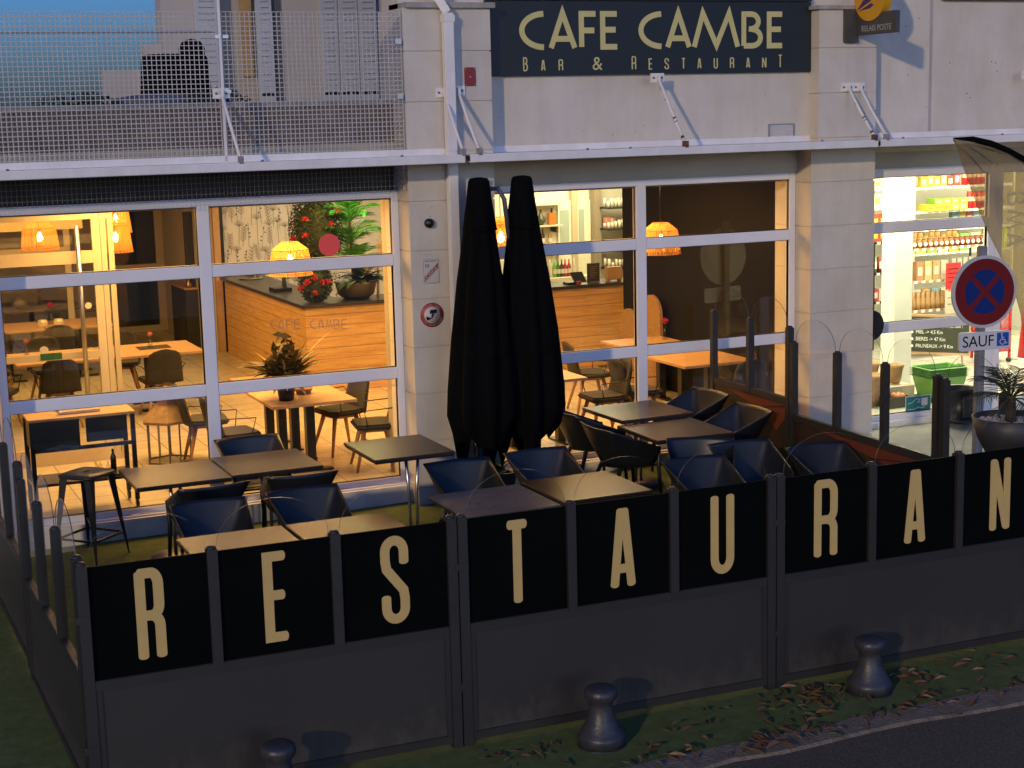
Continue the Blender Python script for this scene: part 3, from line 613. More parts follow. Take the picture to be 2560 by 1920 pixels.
# polypropylene armchair : faces +y locally? back at -y, front at +y
def armchair():
    t=thing('terrace_chair','','chair')
    outer=[]; n=10
    ftL,bkL,bkR,ftR=Vector((-.27,.24,.625)),Vector((-.31,-.30,.835)),Vector((.31,-.30,.835)),Vector((.27,.24,.625))
    for i in range(n): outer.append(ftL.lerp(bkL,i/n))
    for i in range(n+1):
        q=bkL.lerp(bkR,i/n); q.y-=.05*math.sin(PI*i/n); outer.append(q)
    for i in range(1,n+1): outer.append(bkR.lerp(ftR,i/n))
    m=len(outer); inner=[]
    for i in range(m):
        u=i/(m-1); a=PI*(1-u)
        inner.append(Vector((-.20 if u<.0 else .215*math.cos(a)*(1 if 1 else 0),.19-.40*math.sin(a)**.8,.445)))
    rings=[]; K=7
    for k in range(K+1):
        s=k/K; row=[]
        for i in range(m):
            p=outer[i].lerp(inner[i],s); c=math.sin(PI*s)*.035
            out=Vector((outer[i].x,outer[i].y+.05,0)); 
            if out.length>0: out.normalize()
            p+=out*c*.8; 
            p.z=outer[i].z+(inner[i].z-outer[i].z)*(s**1.25)
            row.append(p)
        rings.append(row)
    mb=MB(); V=[p for r in rings for p in r]; F=[(k*m+i,k*m+i+1,(k+1)*m+i+1,(k+1)*m+i) for k in range(K) for i in range(m-1)]
    c=len(V); V.append(Vector((0,0,.432))); 
    F+=[(K*m+i,K*m+i+1,c) for i in range(m-1)]+[(K*m+m-1,K*m,c)]
    # front lip
    mb.add(V,F,True); s=mb.build('shell',black_pl,t); md=s.modifiers.new('th','SOLIDIFY'); md.thickness=.008; md.offset=0
    mb=MB(); mb.add([(-.215,.19,.445),(.215,.19,.445),(.20,.235,.435),(-.20,.235,.435)],[(0,1,2,3)],True); s=mb.build('seat_lip',black_pl,t); md=s.modifiers.new('th','SOLIDIFY'); md.thickness=.01
    for sx in(-1,1):
        mb=MB(); mb.tube([(sx*.265,.235,.63),(sx*.245,.235,.42),(sx*.265,.26,0)],[.012,.021,.014],8); mb.build('leg',black_pl,t)
        mb=MB(); mb.tube([(sx*.17,-.14,.45),(sx*.21,-.20,.3),(sx*.25,-.29,0)],[.022,.02,.013],8); mb.build('leg',black_pl,t)
    return t
ch=armchair(); gc='black polypropylene terrace armchairs'
def CH(x,y,deg,l): return place(ch,(x,y,G(x,y)),R(deg),l,gc)
# facing -y => rotate 180 (back towards the window)
CH(3.95,-.40,180,'terrace chair between the window mullion and the table')
CH(3.22,-1.48,4,'dark chair with its back to the street, at the table near the stool')
CH(4.03,-1.45,-4,'dark chair with its back to the street, right of its twin')
CH(3.08,-2.45,178,'blue-sheened chair above the letter E panel, left of two')
CH(3.89,-2.42,181,'blue-sheened chair above the panels E and S, in front of the high table')
CH(5.37,-2.14,179,'blue-sheened chair in front of the square planter')
CH(6.14,-2.14,181,'blue-sheened chair below the folded parasols')
CH(7.28,-.70,-92,'black chair seen from behind, nearest the window at the right table')
CH(7.27,-1.40,-88,'black chair seen from behind, on the street side at the right table')
CH(8.42,-.62,96,'chair against the flank screen catching lamplight, nearest the window')
CH(8.42,-1.42,92,'chair against the flank screen catching lamplight, street side')
CH(7.50,-2.45,152,'empty chair with its back angled, behind the letter U')
CH(7.86,-2.75,176,'empty chair right of the angled chair, behind the screen joint')
CH(7.22,-3.05,178,'low-showing chair directly above the letter U')
CH(8.42,-3.15,178,'chair in the corner above the second letter R')
# bar stool
t=thing('bar_stool','tall black metal stool with a slotted square seat by the window','stool',(2.40,-.56,G(2.4,-.56)),R(42))
mb=MB(); mb.lathe([(.02,.735),(.205,.735),(.222,.745),(.222,.76),(.20,.775),(.10,.778),(.03,.772)],(0,0,0),32,rf=lambda a,z:1/(max(abs(math.cos(a)),abs(math.sin(a)))**.72)*.86); mb.build('seat',mat('black_painted_steel',(.016,.015,.016),.38,var=.1),t)
mb=MB(); mb.box(-.035,.035,-.012,.012,.7775,.7795); mb.build('slot',film_m,t)
bs=mat('black_painted_steel',(0,0,0))
for sx in(-1,1):
    for sy in(-1,1):
        mb=MB(); mb.add([(sx*.09,sy*.155,.735),(sx*.155,sy*.09,.735),(sx*.165,sy*.165,.74),(sx*.215,sy*.225,0),(sx*.225,sy*.215,0),(sx*.23,sy*.23,0)],[(0,2,5,3),(2,1,4,5),(0,3,4,1),(0,1,2),(3,5,4)]); mb.build('leg',bs,t)
mb=MB()
for a,b in(((-1,-1),(1,-1)),((1,-1),(1,1)),((1,1),(-1,1)),((-1,1),(-1,-1))): mb.bar((a[0]*.20,a[1]*.20,.20),(b[0]*.20,b[1]*.20,.20),.012,.02)
mb.bar((-.2,-.2,.30),(.2,.2,.30),.012); mb.build('foot_ring',bs,t)
# square planter with agave + folded twin parasol
t=thing('square_planter','black square planter with spiky variegated plant under the parasols','planter',(6.10,-.62,.36))
mb=MB(); mb.box(-.42+.15,.30,-.22,.2,-.12,.0); 
mb.add([(-.24,-.2,-.13),(.24,-.2,-.13),(.24,.2,-.13),(-.24,.2,-.13),(-.29,-.24,.17),(.29,-.24,.17),(.29,.24,.17),(-.29,.24,.17),(-.26,-.21,.17),(.26,-.21,.17),(.26,.21,.17),(-.26,.21,.17),(-.26,-.21,.12),(.26,-.21,.12),(.26,.21,.12),(-.26,.21,.12)],[(0,1,5,4),(1,2,6,5),(2,3,7,6),(3,0,4,7),(0,3,2,1),(4,5,9,8),(5,6,10,9),(6,7,11,10),(7,4,8,11),(8,9,13,12),(9,10,14,13),(10,11,15,14),(11,8,12,15)])
mb.build('pot',mat('black_pot',(.012,.012,.014),.5,var=.2),t)
mb=MB(); mb.box(-.26,.26,-.21,.21,.10,.119); mb.build('soil',mat('dark_soil',(.03,.02,.015),.95,var=.4,scale=30,bump=.5),t)
def blades(mb,c,n,L,w,rnd,droop=.5,el=(.5,1.3)):
    for i in range(n):
        a=rnd.uniform(0,2*PI); e=rnd.uniform(*el); l=L*rnd.uniform(.7,1.15); d=Vector((math.cos(a),math.sin(a),0)); s=Vector((-d.y,d.x,0)); P=[]
        for k in range(6):
            u=k/5; p=Vector(c)+d*(l*u*math.cos(e)+.0)+Vector((0,0,l*u*math.sin(e)-droop*l*u*u)); ww=w*math.sin(PI*min(.98,u*.8+.2)); P+=[p-s*ww/2,p+Vector((0,0,-ww*.15)),p+s*ww/2]
        mb.add(P,[(3*k,3*k+1,3*k+4,3*k+3) for k in range(5)]+[(3*k+1,3*k+2,3*k+5,3*k+4) for k in range(5)])
for dx in(-.12,.17):
    mb=MB(); blades(mb,(dx,-.08,.12),11,.26,.035,random.Random(int(dx*100)+50),.45); mb.build('spiky_leaves',mat('variegated_leaf',(.10,.11,.06),.6,var=.5,scale=20),t)
t=thing('twin_parasol','two tall folded black parasols hung from one grey mast','parasol',(6.20,-.72,.45))
def canopy(x0,x1,yy,ph,zbot):
    # folded cloth: pleated, with hanging corner tips
    mb=MB(); n=72; prof=[(.11,2.86),(.125,2.70),(.155,2.45),(.218,2.0),(.268,1.5),(.295,1.0),(.298,.75),(.25,.55),(.17,.40)]
    V=[];F=[]
    for j,(r,z) in enumerate(prof):
        u=(2.86-z)/2.5
        for k in range(n):
            a=2*PI*k/n; pl=1+(.05+.12*u)*math.sin(8*a+ph+2*u)+.05*u*math.sin(13*a+ph*2); zz=z
            if j>=6: zz=z+(.0,.02,.10)[j-6]-(.10,.22,.42)[j-6]*max(0,math.cos(2.5*a+ph))**3+(j-5)*.02*math.sin(7*a+ph)
            V.append((x0+(x1-x0)*min(1,u)+r*pl*math.cos(a),yy+r*.85*pl*math.sin(a),zz+zbot))
    for j in range(len(prof)-1):
        for k in range(n): F.append((j*n+k,j*n+(k+1)%n,(j+1)*n+(k+1)%n,(j+1)*n+k))
    mb.add(V,F,True); c=mb.build('canopy',black_cloth,t)
    mb=MB(); mb.lathe([(.03,2.985),(.082,2.975),(.098,2.95),(.12,2.75),(.158,2.50),(.156,2.495)],(x0+.0,yy,zbot-.02),40,rf=lambda a,z:1+(.05*math.sin(7*a) if z<2.9 else 0),cap=True); mb.build('top_flap',black_cloth,c)
    mb=MB(); mb.lathe([(.262,1.30),(.268,1.335),(.262,1.37)],(x0+(x1-x0)*.6,yy,zbot),48,rf=lambda a,z:.97+.10*math.sin(8*a+ph+1.2),cap=False); mb.build('strap',black_cloth,c)
    # hanging hub with rib ends
    mb=MB(); mb.lathe([(.085,.20),(.09,.23),(.07,.40),(.03,.6)],(x1,yy,zbot),16)
    for k in range(10):
        a=k*PI/5; mb.tube([(x1+.07*math.cos(a),yy+.07*math.sin(a),zbot+.22),(x1+.085*math.cos(a),yy+.085*math.sin(a),zbot+.62)],.009,5)
    mb.build('hub',dgrey,t)
canopy(-.13,-.17,-.15,.4,-.05); canopy(.33,.38,-.10,1.9,-.05)
mb=MB(); mb.box(-.06,.06,-.05,.05,2.82,2.90); mb.build('lamp_box',mat('pale_grey_box',(.42,.43,.40),.5),t,bevel=.012)
mb=MB(); mb.tube([(.0,.02,-.2),(.0,.02,2.82)],.035,12); mb.build('mast',dgrey,t)
mb=MB(); mb.tube([(0,0,2.78),(.02,-.08,2.80),(-.08,-.14,2.72)],.016,8); mb.tube([(0,-.03,2.80),(.10,-.07,2.80),(.15,-.09,2.70),(.20,-.10,2.2)],.022,8); mb.build('arm',mat('grey_tube',(.09,.10,.12),.4,metal=.3),t)
# potted palm in the corner
t=thing('palm_planter','small palm in a dark bowl planter filled with white pebbles','planter',(8.50,-5.30,.02))
mb=MB(); mb.lathe([(.12,0),(.10,.06),(.07,.4),(.06,1.0),(.09,1.20),(.16,1.27),(.24,1.42),(.285,1.58),(.27,1.585),(.255,1.53),(.02,1.52)],(0,0,0),40); mb.build('bowl',mat('dark_resin_bowl',(.035,.034,.038),.5,var=.2),t)
mb=MB(); rnd=random.Random(5)
for i in range(260):
    a=rnd.uniform(0,2*PI); r=.25*math.sqrt(rnd.random()); s=rnd.uniform(.012,.022); mb.lathe([(s*.5,-s*.6),(s,0),(s*.5,s*.6)],(r*math.cos(a),r*math.sin(a),1.53+rnd.random()*.015),6)
mb.build('pebbles',mat('white_pebbles',(.45,.42,.43),.8,var=.15),t)
def frond(mb,c,a,e,L,rnd,n=20,ll=.15,droop=.9,w=.008):
    d=Vector((math.cos(a),math.sin(a),0)); s=Vector((-d.y,d.x,0)); pts=[]
    for k in range(n+1):
        u=k/n; pts.append(Vector(c)+d*L*u*math.cos(e)+Vector((0,0,L*(u*math.sin(e)-droop*u*u*.5))))
    mb.tube(pts[::2],[.006]*len(pts[::2]),4)
    for k in range(3,n+1):
        q=pts[k]; td=(pts[k]-pts[k-1]).normalized()
        for sg in(-1,1):
            l=ll*(1-.5*abs(k/n-.5))*rnd.uniform(.8,1.15); v=(s*sg*.75+td*.8+Vector((0,0,-.25+rnd.uniform(-.12,.12)))).normalized(); e2=q+v*l; wd=td*w
            mb.add([q-wd*.5,q+wd*.5,q+v*l*.6+wd*.5-Vector((0,0,l*.03)),e2-Vector((0,0,l*.12)),q+v*l*.6-wd*.5-Vector((0,0,l*.03))],[(0,1,2,4),(4,2,3)])
for i in range(22):
    mb=MB(); frond(mb,(0,0,1.72),2*PI*i/22+rnd.uniform(-.2,.2),rnd.uniform(.1,1.3),rnd.uniform(.30,.42),rnd,n=14,ll=.19,droop=.7); mb.build('frond',mat('palm_green',(.035,.05,.022),.5,var=.4,scale=12),t)
mb=MB(); mb.tube([(0,0,1.5),(0,0,1.74)],[.045,.035],10); mb.build('trunk',mat('palm_trunk',(.06,.04,.025),.9,var=.4,scale=30),t)
# ------------------------------------------------------------------ road sign
t=thing('no_stopping_sign','round red and blue no-stopping sign on a grey post by the shop','road sign',(10.69,-2.4,G(10.69,-2.4)),R(-8)); zb=G(10.69,-2.4)
galv=mat('galvanised_post',(.20,.20,.215),.45,metal=.3,var=.15,scale=6)
mb=MB(); mb.box(-.045,.045,.02,.085,-.05,2.57-zb); mb.build('post',galv,t,bevel=.01)
def discY(mb,c,r,y0,y1,n=48,ra=0,rb=360):
    V=[(c[0]+r*math.cos(2*PI*k/n),y,c[1]+r*math.sin(2*PI*k/n)) for y in(y0,y1) for k in range(n)]
    mb.add(V,[tuple(range(n)),tuple(range(n,2*n))[::-1]]+[(k,(k+1)%n,(k+1)%n+n,k+n) for k in range(n)])
zc=2.13-zb; dk=MB(); discY(dk,(0,zc),.352,-.012,.018); d=dk.build('disc',mat('white_grey_rim',(.42,.42,.43),.45,var=.05),t)
mb=MB(); discY(mb,(0,zc),.322,-.0145,-.0121); mb.build('red_face',mat('traffic_red',(.13,.007,.008),.6,spec=.2,var=.04),d)
blue=mat('traffic_blue',(.002,.018,.13),.6,spec=.2,var=.04)
for q in range(4):
    a0=R(45+90*q); mb=MB(); P=[]; h=.027
    # sector between two 45-degree bars
    cx,cz=math.cos(a0+PI/4),math.sin(a0+PI/4); ap=(cx*h*1.414,cz*h*1.414); r=.215; off=math.asin(h/r); P=[ap]+[(r*math.cos(a0+off+(PI/2-2*off)*k/12),r*math.sin(a0+off+(PI/2-2*off)*k/12)) for k in range(13)]
    mb.prism([(x,z+zc) for x,z in P],-.0165,-.0146); mb.build('blue_sector',blue,d)
wp=MB(); zp=1.66-zb
def rrect(x0,x1,z0,z1,r): 
    P=[]
    for cx,cz,a in((x1-r,z1-r,0),(x0+r,z1-r,90),(x0+r,z0+r,180),(x1-r,z0+r,270)): P+=[(cx+r*math.cos(R(a+t_)),cz+r*math.sin(R(a+t_))) for t_ in(0,30,60,90)]
    return P
wp.prism(rrect(-.275,.285,zp-.095,zp+.085,.025),-.03,.0); pl=wp.build('sauf_plate',mat('white_plate',(.50,.50,.52),.45,var=.05),t)
text_mesh('sauf_text','SAUF',.155,film_m,pl,(-.245,-.031,zp-.058),ext=.001,sx=.98)
mb=MB(); mb.box(.135,.265,-.0318,-.0302,zp-.065,zp+.065); q=mb.build('blue_square',mat('traffic_blue2',(.004,.05,.30),.45),pl)
mb=MB(); T=lambda p:(p.x,p.y-.0318,p.z)
stroke(mb,[(.188,zp+.040),(.190,zp-.002),(.222,zp-.006),(.232,zp-.040),(.248,zp-.034)],.008,T,0); stroke(mb,[(.190,zp+.018),(.215,zp+.016)],.007,T,.0004)
stroke(mb,[(a,b) for a,b in arc(.196,zp-.022,.028,.028,130,350,14)],.007,T,.0008); discY(mb,(.187,zp+.050),.009,-.0335,-.0318,12); mb.build('wheelchair_mark',mat('white_plate',(0,0,0)),q)
# ------------------------------------------------------------------ feather flag
t=thing('feather_flag','translucent beige feather flag on a black sleeved mast by the shop','flag',(12.25,-1.6,G(12.2,-1.6))); zf=G(12.2,-1.6)
flm=glass('sheer_fabric',(.72,.66,.56),rough=.6,gain=.2)
m=MATS['sheer_fabric']; N=m.node_tree.nodes; L=m.node_tree.links; df=N.new('ShaderNodeBsdfDiffuse'); df.inputs[0].default_value=(.45,.38,.28,1); tl=N.new('ShaderNodeBsdfTranslucent'); tl.inputs[0].default_value=(.45,.38,.26,1)
mx=N.new('ShaderNodeMixShader'); mx.inputs[0].default_value=.5; L.new(df.outputs[0],mx.inputs[1]); L.new(tl.outputs[0],mx.inputs[2]); old=[n for n in N if n.type=='MIX_SHADER'][0]; mx2=N.new('ShaderNodeMixShader'); mx2.inputs[0].default_value=.30
L.new(old.outputs[0],mx2.inputs[1]); L.new(mx.outputs[0],mx2.inputs[2]); L.new(mx2.outputs[0],[n for n in N if n.type=='OUTPUT_MATERIAL'][0].inputs[0])
top=[(10.94,3.585),(11.18,3.57),(11.41,3.518),(11.62,3.44),(11.85,3.335),(12.05,3.20),(12.22,3.0),(12.33,2.75),(12.37,2.45),(12.37,1.0)]
left=[(11.95,1.0),(11.92,1.24),(11.815,1.978),(11.515,2.424),(11.28,2.85),(11.06,3.35),(10.94,3.585)]
mb=MB(); n=len(top); 
lf=[(10.95,3.57),(11.02,3.43),(11.12,3.22),(11.28,2.88),(11.42,2.60),(11.58,2.33),(11.72,2.05),(11.83,1.75),(11.90,1.4),(11.95,1.0)]
V=[]; K=8
for i in range(n):
    for k in range(K+1):
        u=k/K; x=lf[i][0]+(top[i][0]-lf[i][0])*u; z=lf[i][1]+(top[i][1]-lf[i][1])*u; V.append((x-12.25,.03*math.sin(u*9+i*.7),z-zf))
mb.add(V,[(i*(K+1)+k,i*(K+1)+k+1,(i+1)*(K+1)+k+1,(i+1)*(K+1)+k) for i in range(n-1) for k in range(K)],True)
s=mb.build('fabric',flm,t); md=s.modifiers.new('th','SOLIDIFY'); md.thickness=.0015
mb=MB(); P=[Vector((x-12.25,0,z-zf)) for x,z in top]; mb.tube(P,[.008,.028,.034,.038,.040,.040,.040,.038,.036,.03],8); mb.build('sleeve',black_cloth,t)
mb=MB(); mb.tube([(.12,0,1.0-zf),(.12,0,0)],.014,8); mb.box(-.1,.34,-.02,.02,0,.03); mb.box(.10,.14,-.22,.22,.0,.029); mb.build('mast',black_m,t)
mb=MB()
for (a,b),(c,d_) in (((11.06,3.52),(11.42,3.32)),((11.10,3.53),(11.58,3.40)),((11.0,3.50),(11.32,3.22))): mb.tube([(a-12.25,-.03,b-zf),((a+c)/2-12.25,-.035,(b+d_)/2-zf+.01),(c-12.25,-.03,d_-zf)],[.002,.007,.002],6)
mb.build('crease',mat('crease',(.09,.08,.06),.9),s)
# printed vertical word, turned a quarter, pale yellow
mb=MB()
def TV(p): # rotate glyph plane 90 degrees clockwise: x->-z, z->x
    return (p.z,-.036+p.y*.3,-p.x)
def vg(ch,z,x0,x1,hgt,w=.03):
    glyph(mb,ch,0,hgt,0,x1-x0,w,lambda p:(x0-12.25+p.z,-.040+p.y*.3,(z-zf)-p.x),False)
for ch_,z in (('B',3.02),('M',2.84),('A',2.60)): vg(ch_,z,11.60,11.84,.14 if ch_!='M' else .2)
mb.build('printed_word',mat('pale_yellow_print',(.50,.40,.18),.7,var=.1),s)
# ================================================================== cafe interior
FL=.38
floor_m=tiles('interior_tiles',(.62,.55,.42),(.58,.51,.39),(.34,.28,.20),.42,0,.2,.008)
def S(name,x0,x1,y0,y1,z0,z1,m,kind='structure',label=None,cat=None):
    o=MB().box(x0,x1,y0,y1,z0,z1).build(name,m)
    if label: tag(o,label,cat)
    else: o['kind']=kind
    return o
S('floor',.3,10.4,.12,13.3,.2,FL,floor_m); S('floor',10.4,13.4,5.35,13.3,.2,FL,floor_m); S('floor',10.955,18,.12,5.3,.2,.40,tiles('shop_tiles',(.62,.60,.52),(.58,.56,.48),(.35,.33,.28),.45,0,.25))
ceil_m=mat('warm_white_ceiling',(.42,.36,.28),.9,var=.03,scale=2)
S('ceiling',.3,10.9,.13,13.3,3.30,3.38,ceil_m); S('ceiling',10.9,13.4,5.42,13.3,3.30,3.38,mat('cream_paint',(.66,.62,.50),.8,var=.04,scale=2)); S('ceiling',10.98,18,.13,5.3,3.32,3.40,mat('shop_white',(.74,.72,.64),.8,var=.03,scale=2))
beige=mat('beige_wall',(.40,.33,.22),.85,var=.05,scale=2); cream=mat('cream_paint',(0,0,0)); shopw=mat('shop_white',(0,0,0)); darkw=mat('black_brown_wall',(.009,.008,.006),.75,var=.18,scale=1.5,stretch=(1,6,1),spec=.08); wallp=mat('printed_wallpaper',(.55,.51,.45),.85,var=.06,scale=4)
def WL(x0,x1,y0,y1,z0,z1,m,l): return S('interior_wall',x0,x1,y0,y1,z0,z1,m,label=l,cat='wall')
WL(.2,.3,.12,13.4,.2,3.3,beige,'beige left end wall inside the cafe')
WL(.3,4.85,13.1,13.3,.2,3.3,beige,'beige back wall of the cafe behind the round table')
WL(5.95,6.09,9.9,13.1,.2,3.3,wallp,'return wall with printed wallpaper behind the dark cabinet')
wl=WL(6.05,10.25,9.8,9.9,.2,3.3,wallp,'wall with botanical line-drawing wallpaper behind the bar')
WL(10.30,10.95,.36,4.30,.2,3.3,darkw,'black-brown side wall behind the right pendant lamp')
WL(11.0,13.4,9.4,9.5,.2,3.3,cream,'bright cream wall with a door behind the bar'); WL(10.25,11.0,9.4,9.5,.2,3.3,cream,'cream wall strip left of the bar shelf'); WL(13.0,13.1,5.4,9.4,.2,3.3,cream,'cream end wall beside the bar glass shelves')
WL(10.955,18,5.3,5.4,.2,3.4,shopw,'white back wall of the grocery shop'); WL(10.955,11.0,.36,5.3,.2,3.4,shopw,'white side wall of the grocery behind the pilaster'); WL(17.8,18,.1,5.3,.2,3.4,shopw,'white far side wall of the grocery shop')
WL(10.115,10.3,.1,.36,.37,3.3,mat('pale_jamb',(.55,.46,.34),.8,var=.04),'pale jamb strip beside the dark side wall')
WL(5.60,6.44,.36,.55,.2,3.3,beige,'inner face of the pilaster between the two cafe windows')
# header above the glass inside
S('ceiling_header',.3,10.1,.06,.13,3.15,3.3,beige,label='beige header beam inside above the cafe glass',cat='beam')
# timber post and black strip on the wallpaper corner
t=thing('timber_post','rough timber post at the wallpaper corner','post',(6.12,9.74,FL)); mb=MB(); mb.box(-.05,.05,-.05,.05,0,2.9); mb.build('post_body',oak,t); mb=MB(); mb.box(.06,.11,-.02,.04,0,2.9); mb.build('black_strip',black_m,t)
# printed plants
ink=mat('grey_ink_print',(.29,.265,.235),.9); ink2=mat('dark_ink_print',(.05,.045,.04),.9); rnd=random.Random(11); mb=MB(); mb2=MB()
def line(mb,p,q,w,y): 
    d=Vector((q[0]-p[0],q[1]-p[1])); 
    if d.length<1e-4: return
    n=Vector((-d.y,d.x)).normalized()*w/2; mb.add([(p[0]-n.x,y,p[1]-n.y),(q[0]-n.x,y,q[1]-n.y),(q[0]+n.x,y,q[1]+n.y),(p[0]+n.x,y,p[1]+n.y)],[(0,1,2,3)])
i=0
for row in range(6):
    for c in range(22):
        x=6.2+c*.095+rnd.uniform(-.04,.04); z=.9+row*.36+rnd.uniform(-.12,.12); h=rnd.uniform(.25,.42); y=9.797-.0002*(i%9); i+=1; b=rnd.uniform(-.06,.06)
        line(mb,(x,z),(x+b*.5,z+h*.5),.009,y); line(mb,(x+b*.5,z+h*.5),(x+b,z+h),.009,y); k=rnd.choice((0,1,2))
        if k==0:
            for j in range(9): a=R(20+140*j/8); line(mb,(x+b,z+h),(x+b+.09*math.cos(a),z+h+.09*math.sin(a)),.008,y-.00015)
        elif k==1:
            for j in range(6):
                u=.25+j*.13; px,pz=x+b*u,z+h*u
                for s in(-1,1): line(mb,(px,pz),(px+s*.045,pz+.05),.012,y-.00015)
        else:
            for j in range(4):
                u=.4+j*.16; px,pz=x+b*u+rnd.uniform(-.03,.03),z+h*u; line(mb2,(px-.008,pz),(px+.008,pz+.012),.022,y-.00015)
o=mb.build('printed_plants',ink,wl); o=mb2.build('printed_buds',ink2,wl)
mb=MB()
for row in range(9):
    for c in range(2):
        x=5.97+c*.06; z=.6+row*.28; line(mb,(x,z),(x+.02,z+.2),.006,13.09); line(mb,(x+.01,z+.1),(x+.05,z+.16),.006,13.0895)
t=thing('glazed_partition','glazed partition with cream frame to the dark back room','partition',(5.4,12.95,FL)); fr=mat('cream_frame',(.46,.38,.25),.6,var=.04)
P=MB()
for a,b,c,d in ((-.55,-.43,0,2.6),(.42,.55,0,2.6),(-.43,.42,0,.10),(-.43,.42,1.06,1.16),(-.43,.42,2.45,2.6)): P.box(a,b,-.03,.03,c,d)
P.build('frame',fr,t)
for c,d in ((.10,1.06),(1.16,2.45)): MB().box(-.43,.42,-.004,.004,c,d).build('pane',pane,t)
WL(4.85,5.97,13.3,13.4,.2,3.3,mat('dark_back_room',(.02,.03,.03),.8,var=.2),'dark back room wall seen through the glazed partition'); WL(5.95,6.20,13.12,13.2,.2,3.3,wallp,'narrow wallpaper strip at the end of the partition')
# airlock: inner glass door and screen near the left window
def glazed(name,label,cat,x0,x1,y,z0,z1,vs,hs,st=.07,par=None):
    t=thing(name,label,cat,(x0,y,z0)); m=MB()
    for v in vs: m.box(v-x0,v-x0+st,-.03,.03,0,z1-z0)
    m.build('stile',fr,t); m=MB(); ed=[v-x0 for v in vs]
    for k in range(len(ed)-1):
        for a,b in hs: m.box(ed[k]+st,ed[k+1],-.028,.028,a-z0,b-z0)
    m.build('rail',fr,t)
    for k in range(len(ed)-1): MB().box(ed[k]+st+.002,ed[k+1]-.002,-.003,.003,hs[0][1]-z0,hs[-1][0]-z0).build('pane',pane,t)
    return t
d=glazed('glass_door','inner glass door with a long vertical bar handle','door',1.95,3.165,2.55,FL,3.05,[1.95,3.08],[(FL,.56),(1.50,1.57),(2.50,2.63),(2.96,3.05)],.085)
mb=MB(); mb.tube([(.97,-.09,.70),(.97,-.09,2.52)],.024,10); mb.tube([(.97,-.03,.95),(.97,-.09,.95)],.012,6); mb.tube([(.97,-.03,2.3),(.97,-.09,2.3)],.012,6); mb.build('handle',steel,d)
mb=MB(); discY(mb,(.565+.0,1.23),.045,-.006,-.0035); discY(mb,(1.05-.0,1.67),.035,-.006,-.0035,24); mb.build('round_sticker',mat('pale_sticker',(.55,.48,.38),.6),d)
mb=MB(); mb.box(.52,.74,-.032,-.0285,1.13,1.20); mb.build('green_sticker',mat('green_sticker',(.01,.09,.03),.6),d)
glazed('glass_screen','fixed glass screen frame beside the inner door','glass screen',3.17,3.30,2.55,FL,3.05,[3.17,3.245],[(FL,.46),(2.96,3.05)],.055)
glazed('glass_screen','cream glazed screen frame in the middle of the dining room at left','glass screen',.4,3.9,9.9,FL,3.0,[.4,2.35,3.85],[(FL,.5),(2.02,2.14),(2.9,3.0)],.09)
# tables
def dtable(x0,x1,y0,y1,label,thick=.03,h=.74,legs=1):
    t=thing('dining_table',label,'table',((x0+x1)/2,(y0+y1)/2,FL),0,'oak topped dining tables inside'); a,b=(x1-x0)/2,(y1-y0)/2
    MB().box(-a,a,-b,b,h-thick,h).build('tabletop',oak,t,bevel=.004)
    ps=[(0,-b*.55),(0,b*.55)] if (b>a*.8) else [(-a*.6,0),(a*.6,0)]
    for px,py in ps:
        MB().box(px-.045,px+.045,py-.045,py+.045,.02,h-thick).build('leg',black_m,t); MB().box(px-.22 if b>a*.8 else px-.05,px+.22 if b>a*.8 else px+.05,py-.05 if b>a*.8 else py-.22,py+.05 if b>a*.8 else py+.22,0,.02).build('foot',black_m,t)
    return t
dtable(4.42,5.31,.66,1.68,'oak table carrying the big potted plant, just inside the left window')
dtable(4.48,5.25,1.74,2.66,'oak table set behind the potted plant table')
dtable(3.66,4.76,4.98,6.05,'oak table with a pink rose in a jar, right end of its row')
dtable(2.50,3.64,4.98,6.05,'oak table seen through the glass door with a rose at its left')
dtable(3.32,4.26,8.28,9.3,'far oak table with its right corner beyond the door stile'); dtable(2.3,3.30,8.28,9.3,'far oak table with gold candle jars at the left')
dtable(9.12,10.04,.64,1.72,'oak table by the window in front of the dark wall'); dtable(9.25,10.1,2.3,2.95,'oak table with a crimson flower by the dark wall'); dtable(6.95,7.89,.58,1.22,'oak table end showing right of the folded parasols')
t=thing('round_table','round grey-brown table at the far back left','table',(3.5,11.4,FL)); mb=MB(); mb.lathe([(.72,.72),(.72,.75)],(0,0,0),40); mb.build('tabletop',mat('taupe_top',(.20,.15,.10),.5,var=.1),t); mb=MB(); mb.lathe([(.28,0),(.26,.03),(.04,.06),(.04,.72)],(0,0,0),20); mb.build('pedestal',black_m,t)
